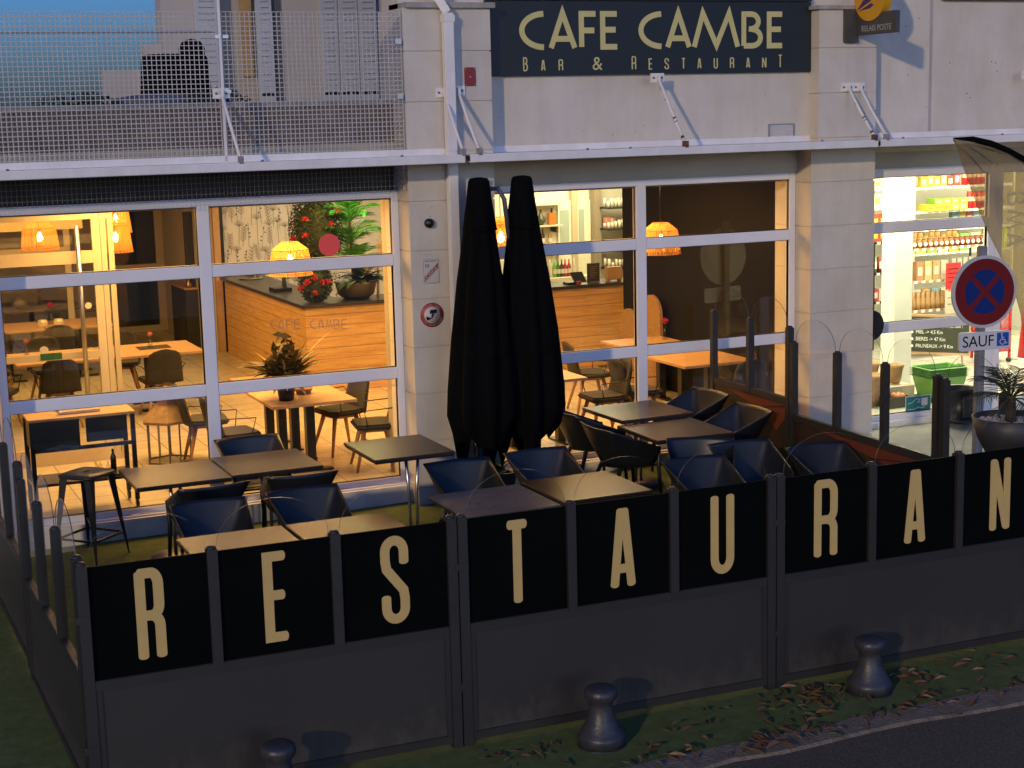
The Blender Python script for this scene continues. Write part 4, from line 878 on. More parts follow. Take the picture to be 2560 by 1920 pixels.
# dining chair: faces +y, back at -y
def dchair():
    t=thing('dining_chair','','chair'); mb=MB(); n=12
    # seat cushion
    V=[];F=[]
    def slab(pts,th): 
        m=len(pts); mb.add([p for p in pts]+[p+Vector(th) for p in pts],[tuple(range(m))[::-1],tuple(range(m,2*m))]+[(k,(k+1)%m,(k+1)%m+m,k+m) for k in range(m)],False)
    sp=[Vector((x,y,.43)) for x,y in [(-.19,-.20),(.19,-.20),(.235,-.1),(.24,.14),(.20,.22),(-.20,.22),(-.24,.14),(-.235,-.1)]]; slab(sp,(0,0,.055)); mb.build('seat',fabric,t,bevel=.018)
    mb=MB(); V=[];F=[]; rows=7
    for j in range(rows+1):
        u=j/rows; z=.44+.42*u; w=.235-.045*u-(.06 if j==rows else .015 if j==rows-1 else 0); y0=-.205-.10*u
        for k in range(9):
            s=-1+2*k/8; V.append((w*s,y0+.045*(1-s*s)*-1+.03,z-(.03*s*s if j==rows else 0)))
    F=[(j*9+k,j*9+k+1,(j+1)*9+k+1,(j+1)*9+k) for j in range(rows) for k in range(8)]; mb.add(V,F,True); b=mb.build('backrest',fabric,t); md=b.modifiers.new('th','SOLIDIFY'); md.thickness=.035; md.offset=0
    for sx in(-1,1):
        for sy in(-1,1): mb=MB(); mb.tube([(sx*.12,sy*.12,.43),(sx*.225,sy*.225,0)],[.026,.014],8); mb.build('leg',oakleg,t)
    mb=MB(); mb.box(-.13,.13,-.13,.13,.39,.43); mb.build('underframe',oakleg,t)
    for sx in(-1,1): mb=MB(); mb.tube([(sx*.235,.10,.46),(sx*.275,.14,.64),(sx*.27,-.20,.66),(sx*.215,-.225,.60)],.0065,6); mb.build('armrest',black_m,t)
    return t
dc=dchair(); gd='charcoal dining chairs with oak legs inside'
def DC(x,y,deg,l): return place(dc,(x,y,FL),R(deg),l,gd)
DC(4.10,.98,-84,'dining chair left of the potted plant table, nearest the glass')
DC(4.02,1.85,-96,'dining chair left of the second table, behind the mullion')
DC(5.50,.72,80,'dining chair right of the potted plant table, nearest the pilaster')
DC(5.42,1.62,100,'dining chair right of the plant table, just behind another')
DC(4.15,4.80,3,'dining chair seen from behind under the rose table, arm at right')
DC(3.98,6.42,168,'dining chair beyond the rose table facing the street')
DC(2.95,4.78,-4,'dining chair seen from behind through the bar handle of the door')
DC(2.22,4.85,-25,'dining chair at the far left edge of the glass door')
DC(3.05,6.35,185,'rounded dining chair beyond the door table facing the street')
DC(2.35,6.45,175,'dining chair beyond the table at the left frame edge')
DC(3.38,8.0,2,'dining chair before the far table, under the crimson carnation'); DC(2.55,8.1,-8,'dining chair before the far table at the left edge')
DC(3.7,9.75,180,'dining chair behind the far table, right'); DC(2.6,10.3,160,'low dark chair behind the gold candle jars'); DC(4.35,11.2,95,'green-tinted chair right of the round table')
DC(8.72,1.0,-92,'dining chair left of the right window table, black cord on its back'); DC(8.80,2.35,-100,'dining chair in the middle of the right window with its back to us'); DC(8.22,.88,88,'leaning oak-legged dining chair beside the parasols'); DC(9.62,.36,6,'dining chair between the glass and the right window table'); DC(7.45,1.75,180,'dining chair half hidden behind the right parasol')
# table decorations
rose=mat('pink_rose',(.62,.20,.13),.7,var=.2,scale=40); crim=mat('crimson_flower',(.42,.015,.06),.7,var=.3,scale=40); jarg=glass('jar_glass',(.85,.82,.72)); stem=mat('stem_green',(.03,.07,.015),.7)
def vase(x,y,z,m,l,s=1.):
    t=thing('flower_vase',l,'vase',(x,y,z)); mb=MB(); mb.lathe([(.030*s,0),(.034*s,.02*s),(.032*s,.06*s),(.018*s,.08*s),(.02*s,.10*s)],(0,0,0),14); mb.build('jar',jarg,t)
    mb=MB(); mb.tube([(0,0,.01),(.004,0,.16*s)],.003,5); mb.build('stem',stem,t); mb=MB(); r=random.Random(1); leaves(mb,(.004,0,.18*s),(.03*s,.03*s,.028*s),90,.016*s,r); mb.build('flower',m,t)
TZ=FL+.74
vase(4.20,5.55,TZ,rose,'glass jar with one pink rose on the oak table'); vase(2.72,5.80,TZ,rose,'glass jar with a pale rose seen through the door'); vase(3.45,8.85,TZ,crim,'crimson carnation above the gold candle jars',1.5); vase(3.62,11.3,FL+.75,crim,'crimson flower on the far round table',1.4); vase(9.98,2.6,TZ,crim,'crimson flower at the end of the dark wall table',1.3)
MB()
S('place_mat',4.05,4.45,5.45,5.75,TZ+.001,TZ+.006,fabric,label='dark place mat under the rose jar',cat='place mat')
gold_g=mat('gold_mercury_glass',(.55,.33,.07),.2,metal=.8,emit=(1,.55,.15),es=.35)
for x,l in((3.30,'left gold candle jar below the carnation'),(3.52,'right gold candle jar below the carnation')): mb=MB(); mb.lathe([(.05,0),(.07,.04),(.065,.09),(.05,.10)],(0,0,0),18); one('candle_jar',mb,gold_g,l,'candle jar',loc=(x,8.6,TZ))
mb=MB(); mb.lathe([(.04,0),(.12,.03),(.13,.09),(.05,.14),(.02,.17)],(0,0,0),20,rf=lambda a,z:1+.08*math.cos(8*a)); one('pumpkin_ornament',mb,mat('pale_pumpkin',(.45,.36,.22),.6),'pale pumpkin ornament on the far round table','ornament',loc=(3.3,11.2,FL+.75))
# big potted plant
t=thing('potted_plant','bushy striped-leaf plant in a black pot on the window table','plant',(4.66,.98,TZ)); mb=MB(); mb.lathe([(.075,0),(.10,.17),(.105,.19),(.09,.185),(.08,.16),(.01,.16)],(0,0,0),24); mb.build('pot',black_m,t)
lc=mat('croton_leaf',(.020,.028,.008),.55,scale=7,col2=(.16,.10,.03)); rnd=random.Random(21); mb=MB(); blades(mb,(0,0,.16),44,.66,.115,rnd,.42,(.7,1.4)); blades(mb,(0,0,.16),18,.50,.10,rnd,.62,(.5,1.2)); leaves(mb,(0,0,.40),(.21,.20,.20),85,.075,rnd); leaves(mb,(0,0,.55),(.13,.12,.15),30,.07,rnd); mb.build('leaves',lc,t)
mb=MB(); blades(mb,(0,0,.16),7,.80,.025,rnd,.25,(.7,1.2)); mb.build('flower_spike',mat('pale_spike',(.40,.24,.13),.7,var=.3),t)
t=thing('flower_basket','small wicker basket with crimson flower beside the plant pot','basket',(4.92,1.25,TZ)); mb=MB(); mb.lathe([(.07,0),(.10,.06),(.095,.062),(.06,.01)],(0,0,0),20); mb.build('basket',mat('wicker',(.22,.12,.05),.8,var=.3,scale=40),t); mb=MB(); leaves(mb,(-.05,0,.10),(.04,.04,.03),80,.016,rnd); mb.build('flower',crim,t)
# pendants
wick=mat('rattan_strips',(.45,.20,.055),.7,var=.2,scale=30)
m,N,L,b=nodes('glowing_rattan'); N.remove(b); df=N.new('ShaderNodeBsdfDiffuse'); df.inputs[0].default_value=(.66,.42,.13,1); tr=N.new('ShaderNodeBsdfTranslucent'); tr.inputs[0].default_value=(.92,.60,.19,1); mx=N.new('ShaderNodeMixShader'); mx.inputs[0].default_value=.55; L.new(df.outputs[0],mx.inputs[1]); L.new(tr.outputs[0],mx.inputs[2]); L.new(mx.outputs[0],N['Material Output'].inputs[0]); rat=m
bulb_m=mat('lit_bulb',(1,.8,.5),.5,emit=(1,.55,.20),es=60)
def pendant(x,y,zb,label,prof,n=64,power=16,drop=True):
    t=thing('pendant_lamp',label,'pendant lamp',(x,y,zb),0,'rattan pendant lamps'); mb=MB(); rnd=random.Random(int(x*100))
    for k in range(n):
        a=2*PI*k/n+rnd.uniform(-.02,.02)
        pts=[Vector((r*math.cos(a),r*math.sin(a),z)) for r,z in prof]; tang=Vector((-math.sin(a),math.cos(a),0))
        for i in range(len(pts)-1):
            w0=.27*2*PI*prof[i][0]/n*(.7+.6*rnd.random())+.0008; w1=.27*2*PI*prof[i+1][0]/n+.0008
            mb.add([pts[i]-tang*w0,pts[i]+tang*w0,pts[i+1]+tang*w1,pts[i+1]-tang*w1],[(0,1,2,3)])
    s=mb.build('shade',rat,t); md=s.modifiers.new('th','SOLIDIFY'); md.thickness=.002
    mb=MB()
    for r,z in prof: mb.tube([(r*math.cos(2*PI*k/32),r*math.sin(2*PI*k/32),z) for k in range(33)],.004,5,cap=False)
    mb.build('hoop',wick,s)
    zt=prof[-1][1]; mb=MB(); mb.tube([(0,0,zt-.06),(0,0,3.30-zb)],.004,5); mb.build('cord',black_m,t)
    mb=MB(); mb.lathe([(.018,zt-.10),(.022,zt-.06),(.01,zt-.04)],(0,0,-.03),12); mb.build('socket',mat('copper_socket',(.35,.10,.03),.4,metal=.6),t)
    mb=MB(); zc=zt*.42; mb.lathe([(.012,zc+.075),(.020,zc+.05),(.036,zc+.012),(.038,zc-.01),(.026,zc-.034),(.004,zc-.044)],(0,0,0),16); mb.build('bulb',bulb_m,t)
    l=bpy.data.lights.new('pendant_light','POINT'); l.energy=power*2.6; l.color=(1,.55,.18); l.shadow_soft_size=.04; lo=bpy.data.objects.new('pendant_light',l); COL.objects.link(lo); lo.location=(x,y,zb+zc-.0); bpy.context.view_layer.update()
dome=[(.232,0),(.225,.03),(.205,.20),(.19,.27),(.095,.345)]
cone=[(.205,0),(.20,.03),(.165,.33),(.150,.36),(.07,.40)]
pendant(5.035,1.9,2.30,'rattan dome lamp hanging in front of the bar corner',dome,power=30)
pendant(9.17,1.25,2.33,'rattan dome lamp against the dark wall in the right window',dome,power=26)
pendant(2.94,5.5,2.44,'rattan dome lamp at the left, half hidden by a beige panel',dome,power=24)
pendant(3.83,5.4,2.37,'tall rattan cone lamp in front of another lamp',cone,power=24)
pendant(4.13,7.0,2.50,'rattan cone lamp partly behind the nearer cone lamp',cone,power=20)
pendant(7.31,1.5,2.42,'rattan lamp glimpsed between the two folded parasols',cone,power=24)
pendant(2.0,5.4,2.6,'rattan lamp just entering at the far left window edge',cone,power=16)
# beige band at upper left, built as a plain flat board below the ceiling
S('beige_panel',1.0,3.6,6.4,6.43,2.62,3.29,mat('beige_band',(.40,.32,.16),.9),label='beige panel high up behind the left lamps',cat='panel')
# lantern
t=thing('floor_lantern','large hexagonal wood-roofed lantern with metal bars on the tiles','lantern',(3.68,2.12,FL)); bw=mat('weathered_lantern_wood',(.26,.17,.09),.7,var=.35,scale=9)
mb=MB(); 
def hexr(r,z): return [(r*math.cos(PI*k/3+.3),r*math.sin(PI*k/3+.3),z) for k in range(6)]
V=hexr(.29,.43)+hexr(.30,.46)+hexr(.12,.62)+hexr(.12,.69)+hexr(.15,.70)+hexr(.04,.76); F=[(i*6+k,i*6+(k+1)%6,(i+1)*6+(k+1)%6,(i+1)*6+k) for i in range(5) for k in range(6)]+[tuple(range(6))[::-1],tuple(range(30,36))]; mb.add(V,F); mb.build('roof',bw,t)
mb=MB(); mb.tube([(-.04,0,.76),(-.04,0,.84),(.04,0,.84),(.04,0,.76)],.005,5); mb.build('handle',black_m,t)
mb=MB(); mtl=mat('dull_lantern_metal',(.13,.11,.09),.5,metal=.5)
for p in hexr(.25,0): mb.bar(p,(p[0],p[1],.43),.016)
h=hexr(.25,.012)
for k in range(6): mb.bar(h[k],h[(k+1)%6],.014); a,b_=Vector(h[k]),Vector(h[(k+1)%6]); q=a.lerp(b_,.5); mb.bar(q,(q.x,q.y,.43),.009)
mb.build('bars',mtl,t)
# service trolley
t=thing('service_trolley','black wheeled service trolley with a wooden top by the glass','trolley',(2.50,.38,FL)); H=.92
mb=MB(); mb.box(-.48,.48,-.23,.23,H-.012,H+.01); mb.build('top_board',oak,t)
mb=MB(); mb.box(-.45,-.03,-.225,-.19,H-.27,H-.015); mb.box(.03,.40,-.22,-.19,H-.24,H-.02); mb.box(-.46,.47,-.23,-.2,H-.30,H-.265); mb.box(-.46,-.43,-.19,.22,H-.28,H-.02); mb.build('drawer_box',black_m,t)
for sx in(-1,1):
    for sy in(-1,1): MB().box(sx*.455-.02,sx*.455+.02,sy*.21-.02,sy*.21+.02,.12,H-.0125).build('leg',black_m,t)
mb=MB(); mb.box(-.47,.47,-.22,.22,.30,.325); mb.build('shelf',mat('dark_reflective_shelf',(.05,.035,.02),.2),t)
for sx in(-1,1):
    for sy in(-1,1): mb=MB(); mb.tube([(sx*.455-.012,sy*.21,.05),(sx*.455+.012,sy*.21,.05)],.045,16); mb.box(sx*.455-.02,sx*.455+.02,sy*.21-.02,sy*.21+.02,.09,.12); mb.build('castor',black_m,t)
t=thing('condiment_tray','black tray of oil cruets and salt on the trolley shelf','tray',(2.68,.34,FL+.328)); MB().box(-.17,.17,-.13,.13,0,.012).build('tray_base',black_m,t,bevel=.004)
for x,y,h in((-.06,-.03,.12),(-.01,.04,.10),(.05,-.02,.11)): mb=MB(); mb.lathe([(.022,0),(.024,.06),(.01,.08),(.011,h)],(x,y,.012),12); mb.build('cruet',jarg,t)
mb=MB(); mb.lathe([(.028,0),(.028,.13),(.012,.17),(.012,.21)],(.11,.03,.012),12); mb.build('oil_bottle',mat('dark_bottle',(.02,.012,.006),.15),t)
t=thing('menu_tray','tilted framed menu tray lying on the trolley top','tray',(2.50,.42,FL+.935)); MB().box(-.17,.17,-.1,.1,0,.012).build('board',mat('pale_tray',(.35,.27,.17),.5),t); mb=MB(); mb.box(-.19,.19,-.12,-.1,0,.02); mb.box(-.19,.19,.1,.12,0,.02); mb.build('rim',steel,t)
# bar counter
pl_m=wood_planks('pine_planks',(.46,.25,.09),(.66,.41,.17),.145,2,.55)
stone=mat('dark_worktop',(.035,.033,.033),.28,var=.3,scale=20)
t=thing('bar_counter','L-shaped pine-plank bar counter with a dark worktop','counter',(6.16,5.3,FL)); h=1.13
mb=MB(); mb.box(.02,4.98,.02,.10,0,h); mb.box(.02,.10,.10,4.3,0,h); mb.build('plank_front',pl_m,t)
mb=MB(); mb.box(-.04,5.0,-.05,.62,h,h+.045); mb.box(-.04,.62,.62,4.35,h,h+.045); mb.build('worktop',stone,t,bevel=.004)
mb=MB(); mb.box(.10,4.14,.10,.6,0,.1); mb.build('plinth',black_m,t)
CZ=FL+h+.046
# glass lettering
t=thing('window_lettering','faint grey CAFE CAMBE letters on the left window glass','lettering',(4.26,-.006,1.99)); gm=mat('grey_vinyl',(.30,.21,.12),.8)
mb=MB()
for i,chh in enumerate('CAFE CAMBE'):
    if chh!=' ': x=i*.078; z=-.006*i; glyph(mb,chh,x,x+.062,z,z+.095,.008,lambda p:(p.x,p.y-.001,p.z),False)
mb.build('letters',gm,t)
t=thing('round_sticker','round coral red sticker on the left window glass','sticker',(4.877,-.0032,2.75)); mb=MB(); discY(mb,(0,0),.105,-.002,0,40); mb.build('disc',mat('coral_sticker_glow',(.50,.05,.05),.5,emit=(.8,.06,.05),es=.12),t)  # red disc is no lamp; weak emission puts light into its colour
# greenery on the bar
bush=mat('box_bush_green',(.030,.050,.012),.65,var=.5,scale=30); redf=mat('red_bush_flower',(.50,.02,.015),.6)
for (x,y,z,rx,rz,n,l) in ((6.50,5.75,2.47,.37,.52,7000,'hanging flowered bush column over the bar corner, upper'),(6.40,5.55,1.80,.235,.27,3400,'flowered round bush standing on the bar corner')):
    rnd=random.Random(int(z*10)); t=thing('flowered_bush',l,'plant',(x,y,z)); mb=MB(); leaves(mb,(0,0,0),(rx,rx*.8,rz),n,.026,rnd); mb.lathe([(.02,-rz*.8),(rx*.6,-rz*.5),(rx*.7,0),(rx*.6,rz*.5),(.02,rz*.8)],(0,0,0),14); mb.build('foliage',bush,t); mb=MB()
    for k in range(8): a=rnd.uniform(PI*1.0,PI*1.8); leaves(mb,(rx*.9*math.cos(a),rx*.85*math.sin(a),rnd.uniform(-rz*.5,rz*.5)),(.045,.03,.035),40,.020,rnd)
    mb.build('flowers',redf,t); mb=MB(); mb.tube([(0,0,-rz),(0,0,rz)],.02,6); 
    if z<2: mb.box(-.06,.06,-.06,.06,CZ-z,-rz+.02)
    else: mb.tube([(0,0,rz),(0,0,3.30-z)],.006,5)
    mb.build('stem',black_m,t)
t=thing('palm_bowl','large olive bowl with neon-lit palm and peace lily on the bar','plant',(6.98,5.62,CZ)); mb=MB(); mb.lathe([(.16,0),(.24,.06),(.275,.20),(.28,.235),(.25,.23),(.02,.20)],(0,0,0),32); mb.build('bowl',mat('olive_bowl',(.055,.045,.02),.45,var=.15),t)
pg=mat('bright_palm_green',(.05,.22,.02),.5,var=.4,scale=14); rnd=random.Random(9)
for i in range(27): mb=MB(); frond(mb,(-.05,0,(.42,.72,1.0)[i%3]),2*PI*i/27*4+.3,rnd.uniform(.7,1.4),rnd.uniform(.50,.72),rnd,ll=.24,droop=.8,w=.016); mb.build('palm_frond',pg,t)
mb=MB(); mb.tube([(-.02,0,.2),(-.05,0,1.02)],[.03,.02],8); mb.build('palm_stem',mat('palm_trunk',(0,0,0)),t)
mb=MB(); blades(mb,(.08,-.05,.22),30,.52,.14,rnd,.55,(.4,1.4)); mb.build('broad_leaves',mat('lily_leaf',(.025,.06,.012),.4,var=.3),t)
mb=MB()
for k in range(14): mb.lathe([(.012,-.015),(.03,0),(.02,.02)],(random.uniform(-.18,.1),random.uniform(-.2,-.05),.235),8)
mb.build('pebbles',mat('tan_pebbles',(.35,.22,.12),.7),t)
t=thing('pampas_vase','cream pampas plume and dried flowers beside the bar palm','plant',(7.25,5.52,CZ)); mb=MB(); mb.tube([(0,0,.0),(0.02,0,.45)],.02,8); mb.build('stem',oak,t)
mb=MB(); rnd=random.Random(4)
for i in range(260):
    u=rnd.random(); p=Vector((.02+.16*u,0,.45+.68*u)); a=rnd.uniform(0,6.28); l=.075*math.sin(PI*min(.97,u*.9+.1)); q=p+Vector((math.cos(a)*l,math.sin(a)*l,.05)); mb.bar(p,q,.005)
mb.build('plume',mat('pampas_cream',(.55,.42,.26),.9),t); mb=MB(); leaves(mb,(-.08,0,.42),(.12,.08,.18),160,.022,rnd); mb.build('dried_flowers',mat('dried_cream',(.42,.34,.24),.9,var=.4,scale=30),t)
t=thing('glass_tray','round tray of upturned glasses at the far end of the bar','tray',(6.47,9.1,CZ)); mb=MB(); mb.lathe([(.17,0),(.19,.015),(.18,.018)],(0,0,0),28); mb.build('tray_base',steel,t); 
for k in range(12): a=k*2.4; r=.045*math.sqrt(k); mb=MB(); mb.lathe([(.022,0),(.028,.07)],(r*math.cos(a),r*math.sin(a),.018),10); mb.build('glass',jarg,t)
t=thing('beer_tap','arched steel beer tap on the bar left of the bush','tap',(6.45,7.2,CZ)); mb=MB(); mb.tube([(0,0,0),(0,0,.22),(-.05,-.03,.30),(-.12,-.06,.26)],.035,10); mb.build('column',steel,t); mb=MB(); mb.box(-.2,.05,-.2,.1,0,.05); mb.build('drip_tray',black_m,t)
for k,(x,y,c,hh) in enumerate(((7.5,5.5,(.35,.06,.04),.10),(7.62,5.56,(.5,.45,.35),.12),(7.75,5.5,(.12,.06,.03),.09),(7.9,5.55,(.45,.38,.25),.11),(8.1,5.5,(.2,.1,.05),.12))):
    mb=MB(); mb.lathe([(.035,0),(.035,hh*.75),(.028,hh*.8),(.030,hh)],(0,0,0),14); one('bar_jar',mb,mat('jar_%d'%k,c,.3),'small %s jar on the bar worktop right of the palm bowl'%('red','white','brown','cream','dark')[k],'jar','jars on the bar',loc=(x,y,CZ))
# till corner of the bar
t=thing('menu_board','small black standing menu board on the bar','menu board',(10.45,5.48,CZ)); MB().box(-.095,.095,-.01,.01,0,.27).build('board',mat('menu_black',(.03,.026,.022),.7),t); mb=MB(); mb.box(-.08,.08,-.04,.04,0,.012)
for i in range(6): mb.box(-.06,.06-.02*(i%3),-.0125,-.0105,.22-i*.03,.226-i*.03)
mb.build('chalk_lines',mat('menu_text',(.22,.19,.15),.8),t)
t=thing('wooden_crate','small stencilled pine box on feet at the bar end','box',(10.72,5.40,CZ)); MB().box(-.10,.12,-.05,.06,.03,.21).build('box_body',oak,t,bevel=.003); mb=MB(); [mb.box(x,x+.02,-.04,.05,0,.03) for x in(-.09,.09)]; mb.build('foot',oak,t)
t=thing('card_terminal','black card terminal and till screen lying on the bar','terminal',(10.12,5.42,CZ)); mb=MB(); mb.box(-.14,.04,-.08,.08,0,.035); mb.add([(-.02,-.08,.03),(.16,-.08,.03),(.16,.08,.16),(-.02,.08,.16),(-.02,-.05,.02),(.16,-.05,.02),(.16,.1,.14),(-.02,.1,.14)],[(0,1,2,3),(4,7,6,5),(0,4,5,1),(1,5,6,2),(2,6,7,3),(3,7,4,0)]); mb.build('body',black_m,t); MB().box(-.01,.05,-.12,-.08,0,.05).build('red_object',mat('dark_red',(.25,.03,.02),.4),t)
# back bar
WL(12.37,12.50,9.2,9.38,.2,3.3,mat('taupe_wall',(.26,.21,.14),.8),'taupe wall strip between the bar door and the glass shelves')
t=thing('bar_door','cream panelled door with a small window behind the bar','door',(11.9,9.36,FL)); mb=MB(); mb.box(-.14,.10,-.03,.02,0,2.1); mb.box(.2,.46,-.03,.02,0,2.1); mb.build('leaf',mat('bright_cream',(.70,.66,.50),.6),t); mb=MB(); mb.box(.10,.20,-.07,.02,0,2.3); mb.build('frame_post',mat('tan_post',(.46,.38,.24),.6),t); mb=MB(); mb.box(-.11,.06,-.034,-.031,1.35,1.95); mb.box(.24,.34,-.034,-.031,1.35,1.95); mb.build('window',mat('door_glass',(.32,.38,.32),.2),t)
bottle_cols=[((.30,.10,.02),'amber'),((.02,.10,.01),'green'),((.30,.01,.02),'red'),((.04,.02,.012),'brown'),((.45,.42,.30),'clear'),((.30,.16,.03),'golden'),((.10,.30,.02),'lime')]
def bottle(x,y,z,k,l,s=1.):
    c,n_=bottle_cols[k%7]; t=thing('bottle',l,'bottle',(x,y,z),0,'bottles behind the bar'); mb=MB(); mb.lathe([(.036*s,0),(.038*s,.02),(.038*s,.18*s),(.014*s,.24*s),(.013*s,.31*s)],(0,0,0),14); mb.build('body',mat('bottle_'+n_,c,.12),t); mb=MB(); mb.lathe([(.039*s,.06*s),(.039*s,.14*s)],(0,0,0),14,cap=False); mb.build('label',mat('paper_label',(.50,.45,.35),.7),t)
t=thing('wall_shelf','cream wall shelves of bottles behind the bar','shelf',(11.45,9.3,2.08)); mb=MB(); mb.box(-.3,.32,-.12,.1,0,.025); mb.box(-.3,.30,-.12,.1,.35,.375); mb.build('board',mat('shelf_cream',(.55,.47,.32),.6),t); mb=MB(); [mb.box(x,x+.02,-.1,.1,-.1,0) for x in(-.1,.2)]; mb.build('bracket',black_m,t)
S('back_shelf',11.0,11.9,8.35,8.65,FL,1.32,mat('shelf_cream',(0,0,0)),label='low cream back-bar unit carrying the bottle row',cat='shelf')
words=['amber','green','red','brown','clear','golden','lime']
order=['leftmost','second','third','fourth','fifth','sixth','seventh','eighth']
for i,(x,k) in enumerate(((11.12,0),(11.20,4),(11.28,6),(11.345,1),(11.41,3),(11.47,2),(11.54,2),(11.63,4))): bottle(x,8.5,1.322,k,'%s bottle, %s of the row on the low back-bar unit'%(words[k],order[i]),.9)
for i,(x,k) in enumerate(((11.45,3),(11.58,5))): bottle(x,9.28,1.78 if 0 else 1.756,k,'%s bottle standing under the wall shelf'%words[k],.95)
S('mid_shelf',11.2,11.75,9.15,9.38,1.73,1.755,mat('shelf_cream',(0,0,0)),label='narrow cream shelf holding two bottles under the wall shelves',cat='shelf')
t=thing('whisky_decanter','square amber whisky bottle on the wall shelf','bottle',(11.62,9.28,2.106)); MB().box(-.07,.07,-.04,.04,0,.20).build('body',mat('bottle_amber2',(.45,.14,.02),.15),t,bevel=.012); mb=MB(); mb.tube([(0,0,.20),(0,0,.27)],.02,8); mb.build('stopper',black_m,t)
t=thing('round_bottle','dark round-bodied bottle at the left of the wall shelf','bottle',(11.42,9.28,2.106)); mb=MB(); mb.lathe([(.03,0),(.075,.04),(.08,.10),(.03,.17),(.014,.26)],(0,0,0),16); mb.build('body',mat('dark_olive_glass',(.05,.05,.02),.15),t)
t=thing('glass_shelves','dark metal shelves crowded with glassware right of the bar','shelf unit',(12.73,9.1,FL)); mb=MB()
for z in(.95,1.25,1.60,1.95): mb.box(-.26,.24,-.18,.18,z,z+.03)
for x in(-.26,.22): mb.box(x,x+.02,.16,.18,.3,2.3)
mb.build('frame',black_m,t); mb=MB(); rnd=random.Random(2)
for z in(.98,1.28,1.63,1.98):
    for i in range(7):
        for j in range(2): x=-.21+i*.066; h_=rnd.uniform(.08,.15); mb.lathe([(.022,0),(.028,h_)],(x,-.12+j*.14,z),8)
mb.build('glassware',mat('glassware',(.62,.58,.44),.15,spec=.8),t)
mb=MB(); mb.box(-.2,-.02,.0,.1,1.63,1.80); mb.box(.02,.16,.0,.1,1.28,1.42); mb.build('boxes',mat('red_white_boxes',(.55,.25,.18),.6,var=.5,scale=20),t)
# rattan screen by dark wall
t=thing('rattan_screen','two arched woven rattan panels leaning on the dark wall','screen',(10.18,3.3,FL))
rw=mat('woven_rattan',(.30,.17,.07),.8,var=.45,scale=45,bump=.8,bscale=90)
for dy,hh in((.0,1.22),(.62,.98)):
    mb=MB(); P=[(-.25,0),(.25,0)]+[(.25*math.cos(PI*k/14),hh-.25+.25*math.sin(PI*k/14)) for k in range(15)]; mb.prism(P,-.02,.02,T=lambda p:(p.y,p.x+dy,p.z)); mb.build('panel',rw,t)
# cabinet
t=thing('dark_cabinet','narrow dark cabinet with pale top by the wallpaper','cabinet',(5.92,11.0,FL)); dk_=mat('dark_cabinet_paint',(.018,.018,.017),.5,var=.2)
MB().box(-.17,.11,-.55,.5,0,.93).build('body',dk_,t); MB().box(-.19,.12,-.57,.52,.93,.96).build('top',oak,t)
mb=MB(); mb.box(-.174,-.171,-.50,-.02,.06,.68); mb.box(-.174,-.171,.02,.46,.06,.68); mb.box(-.174,-.171,-.50,.46,.72,.88); mb.build('door_panel',mat('dark_cabinet_panel',(.028,.027,.025),.5),t)
mb=MB(); mb.box(-.12,.02,-.45,-.42,.96,2.15); mb.build('hutch_panel',dk_,t); mb=MB(); mb.lathe([(.05,0),(.06,.05),(.02,.10),(.015,.22)],(-.1,-.5,.96),12); mb.build('candlestick',mat('brass',(.45,.28,.08),.3,metal=.9),t)
# ================================================================== grocery shop
SF=.40
t=thing('white_column','square white column inside the grocery','column',(12.74,1.62,SF)); MB().box(-.135,.135,-.13,.13,0,2.92).build('shaft',mat('white_gloss',(.78,.76,.68),.4),t)
steelw=mat('cream_gondola_shelf',(.60,.56,.46),.5); wood_s=oak
def gondola(x0,x1,y,zs,label,m=steelw,depth=.4,frame=None,ztop=None):
    t=thing('shop_shelves',label,'shelf unit',((x0+x1)/2,y,SF)); w=(x1-x0)/2; mb=MB()
    for z in zs: mb.box(-w,w,-depth/2,depth/2,z-SF-.03,z-SF)
    mb.build('shelf_board',m,t); mb=MB(); zt=(ztop or max(zs))-SF
    for sx in(-1,1):
        for sy in(-1,1): mb.box(sx*w-.012 ,sx*w+.012,sy*depth/2-.012,sy*depth/2+.012,0,zt)
    mb.build('upright',frame or m,t); mb=MB()
    for z in zs:
        k=0; x=-w+.05
        while x<w-.09: mb.box(x,x+.06,-depth/2-.006,-depth/2-.0005,z-SF-.032,z-SF+.004); x+=.13
    mb.build('price_tag',mat('white_price_tags',(.7,.7,.66),.6),t); return t
gondola(15.16,17.0,4.6,[.62,1.0,1.38,1.75,2.10,2.37,2.72],'tall cream shelves of snacks on the shop back wall',ztop=3.1)
gondola(14.42,15.0,4.6,[2.46,2.74],'small cream shelves of boxes left of the white column',ztop=3.1)
gondola(14.42,14.95,4.55,[1.10,1.52,1.97],'black framed goods shelf beyond the white column',frame=black_m,m=black_m,ztop=1.97)
gondola(14.27,15.62,3.5,[.70,1.09,1.50,1.95],'low wooden shelf unit topped with rows of jars',m=oak,frame=black_m,ztop=1.95)
gi=[0]
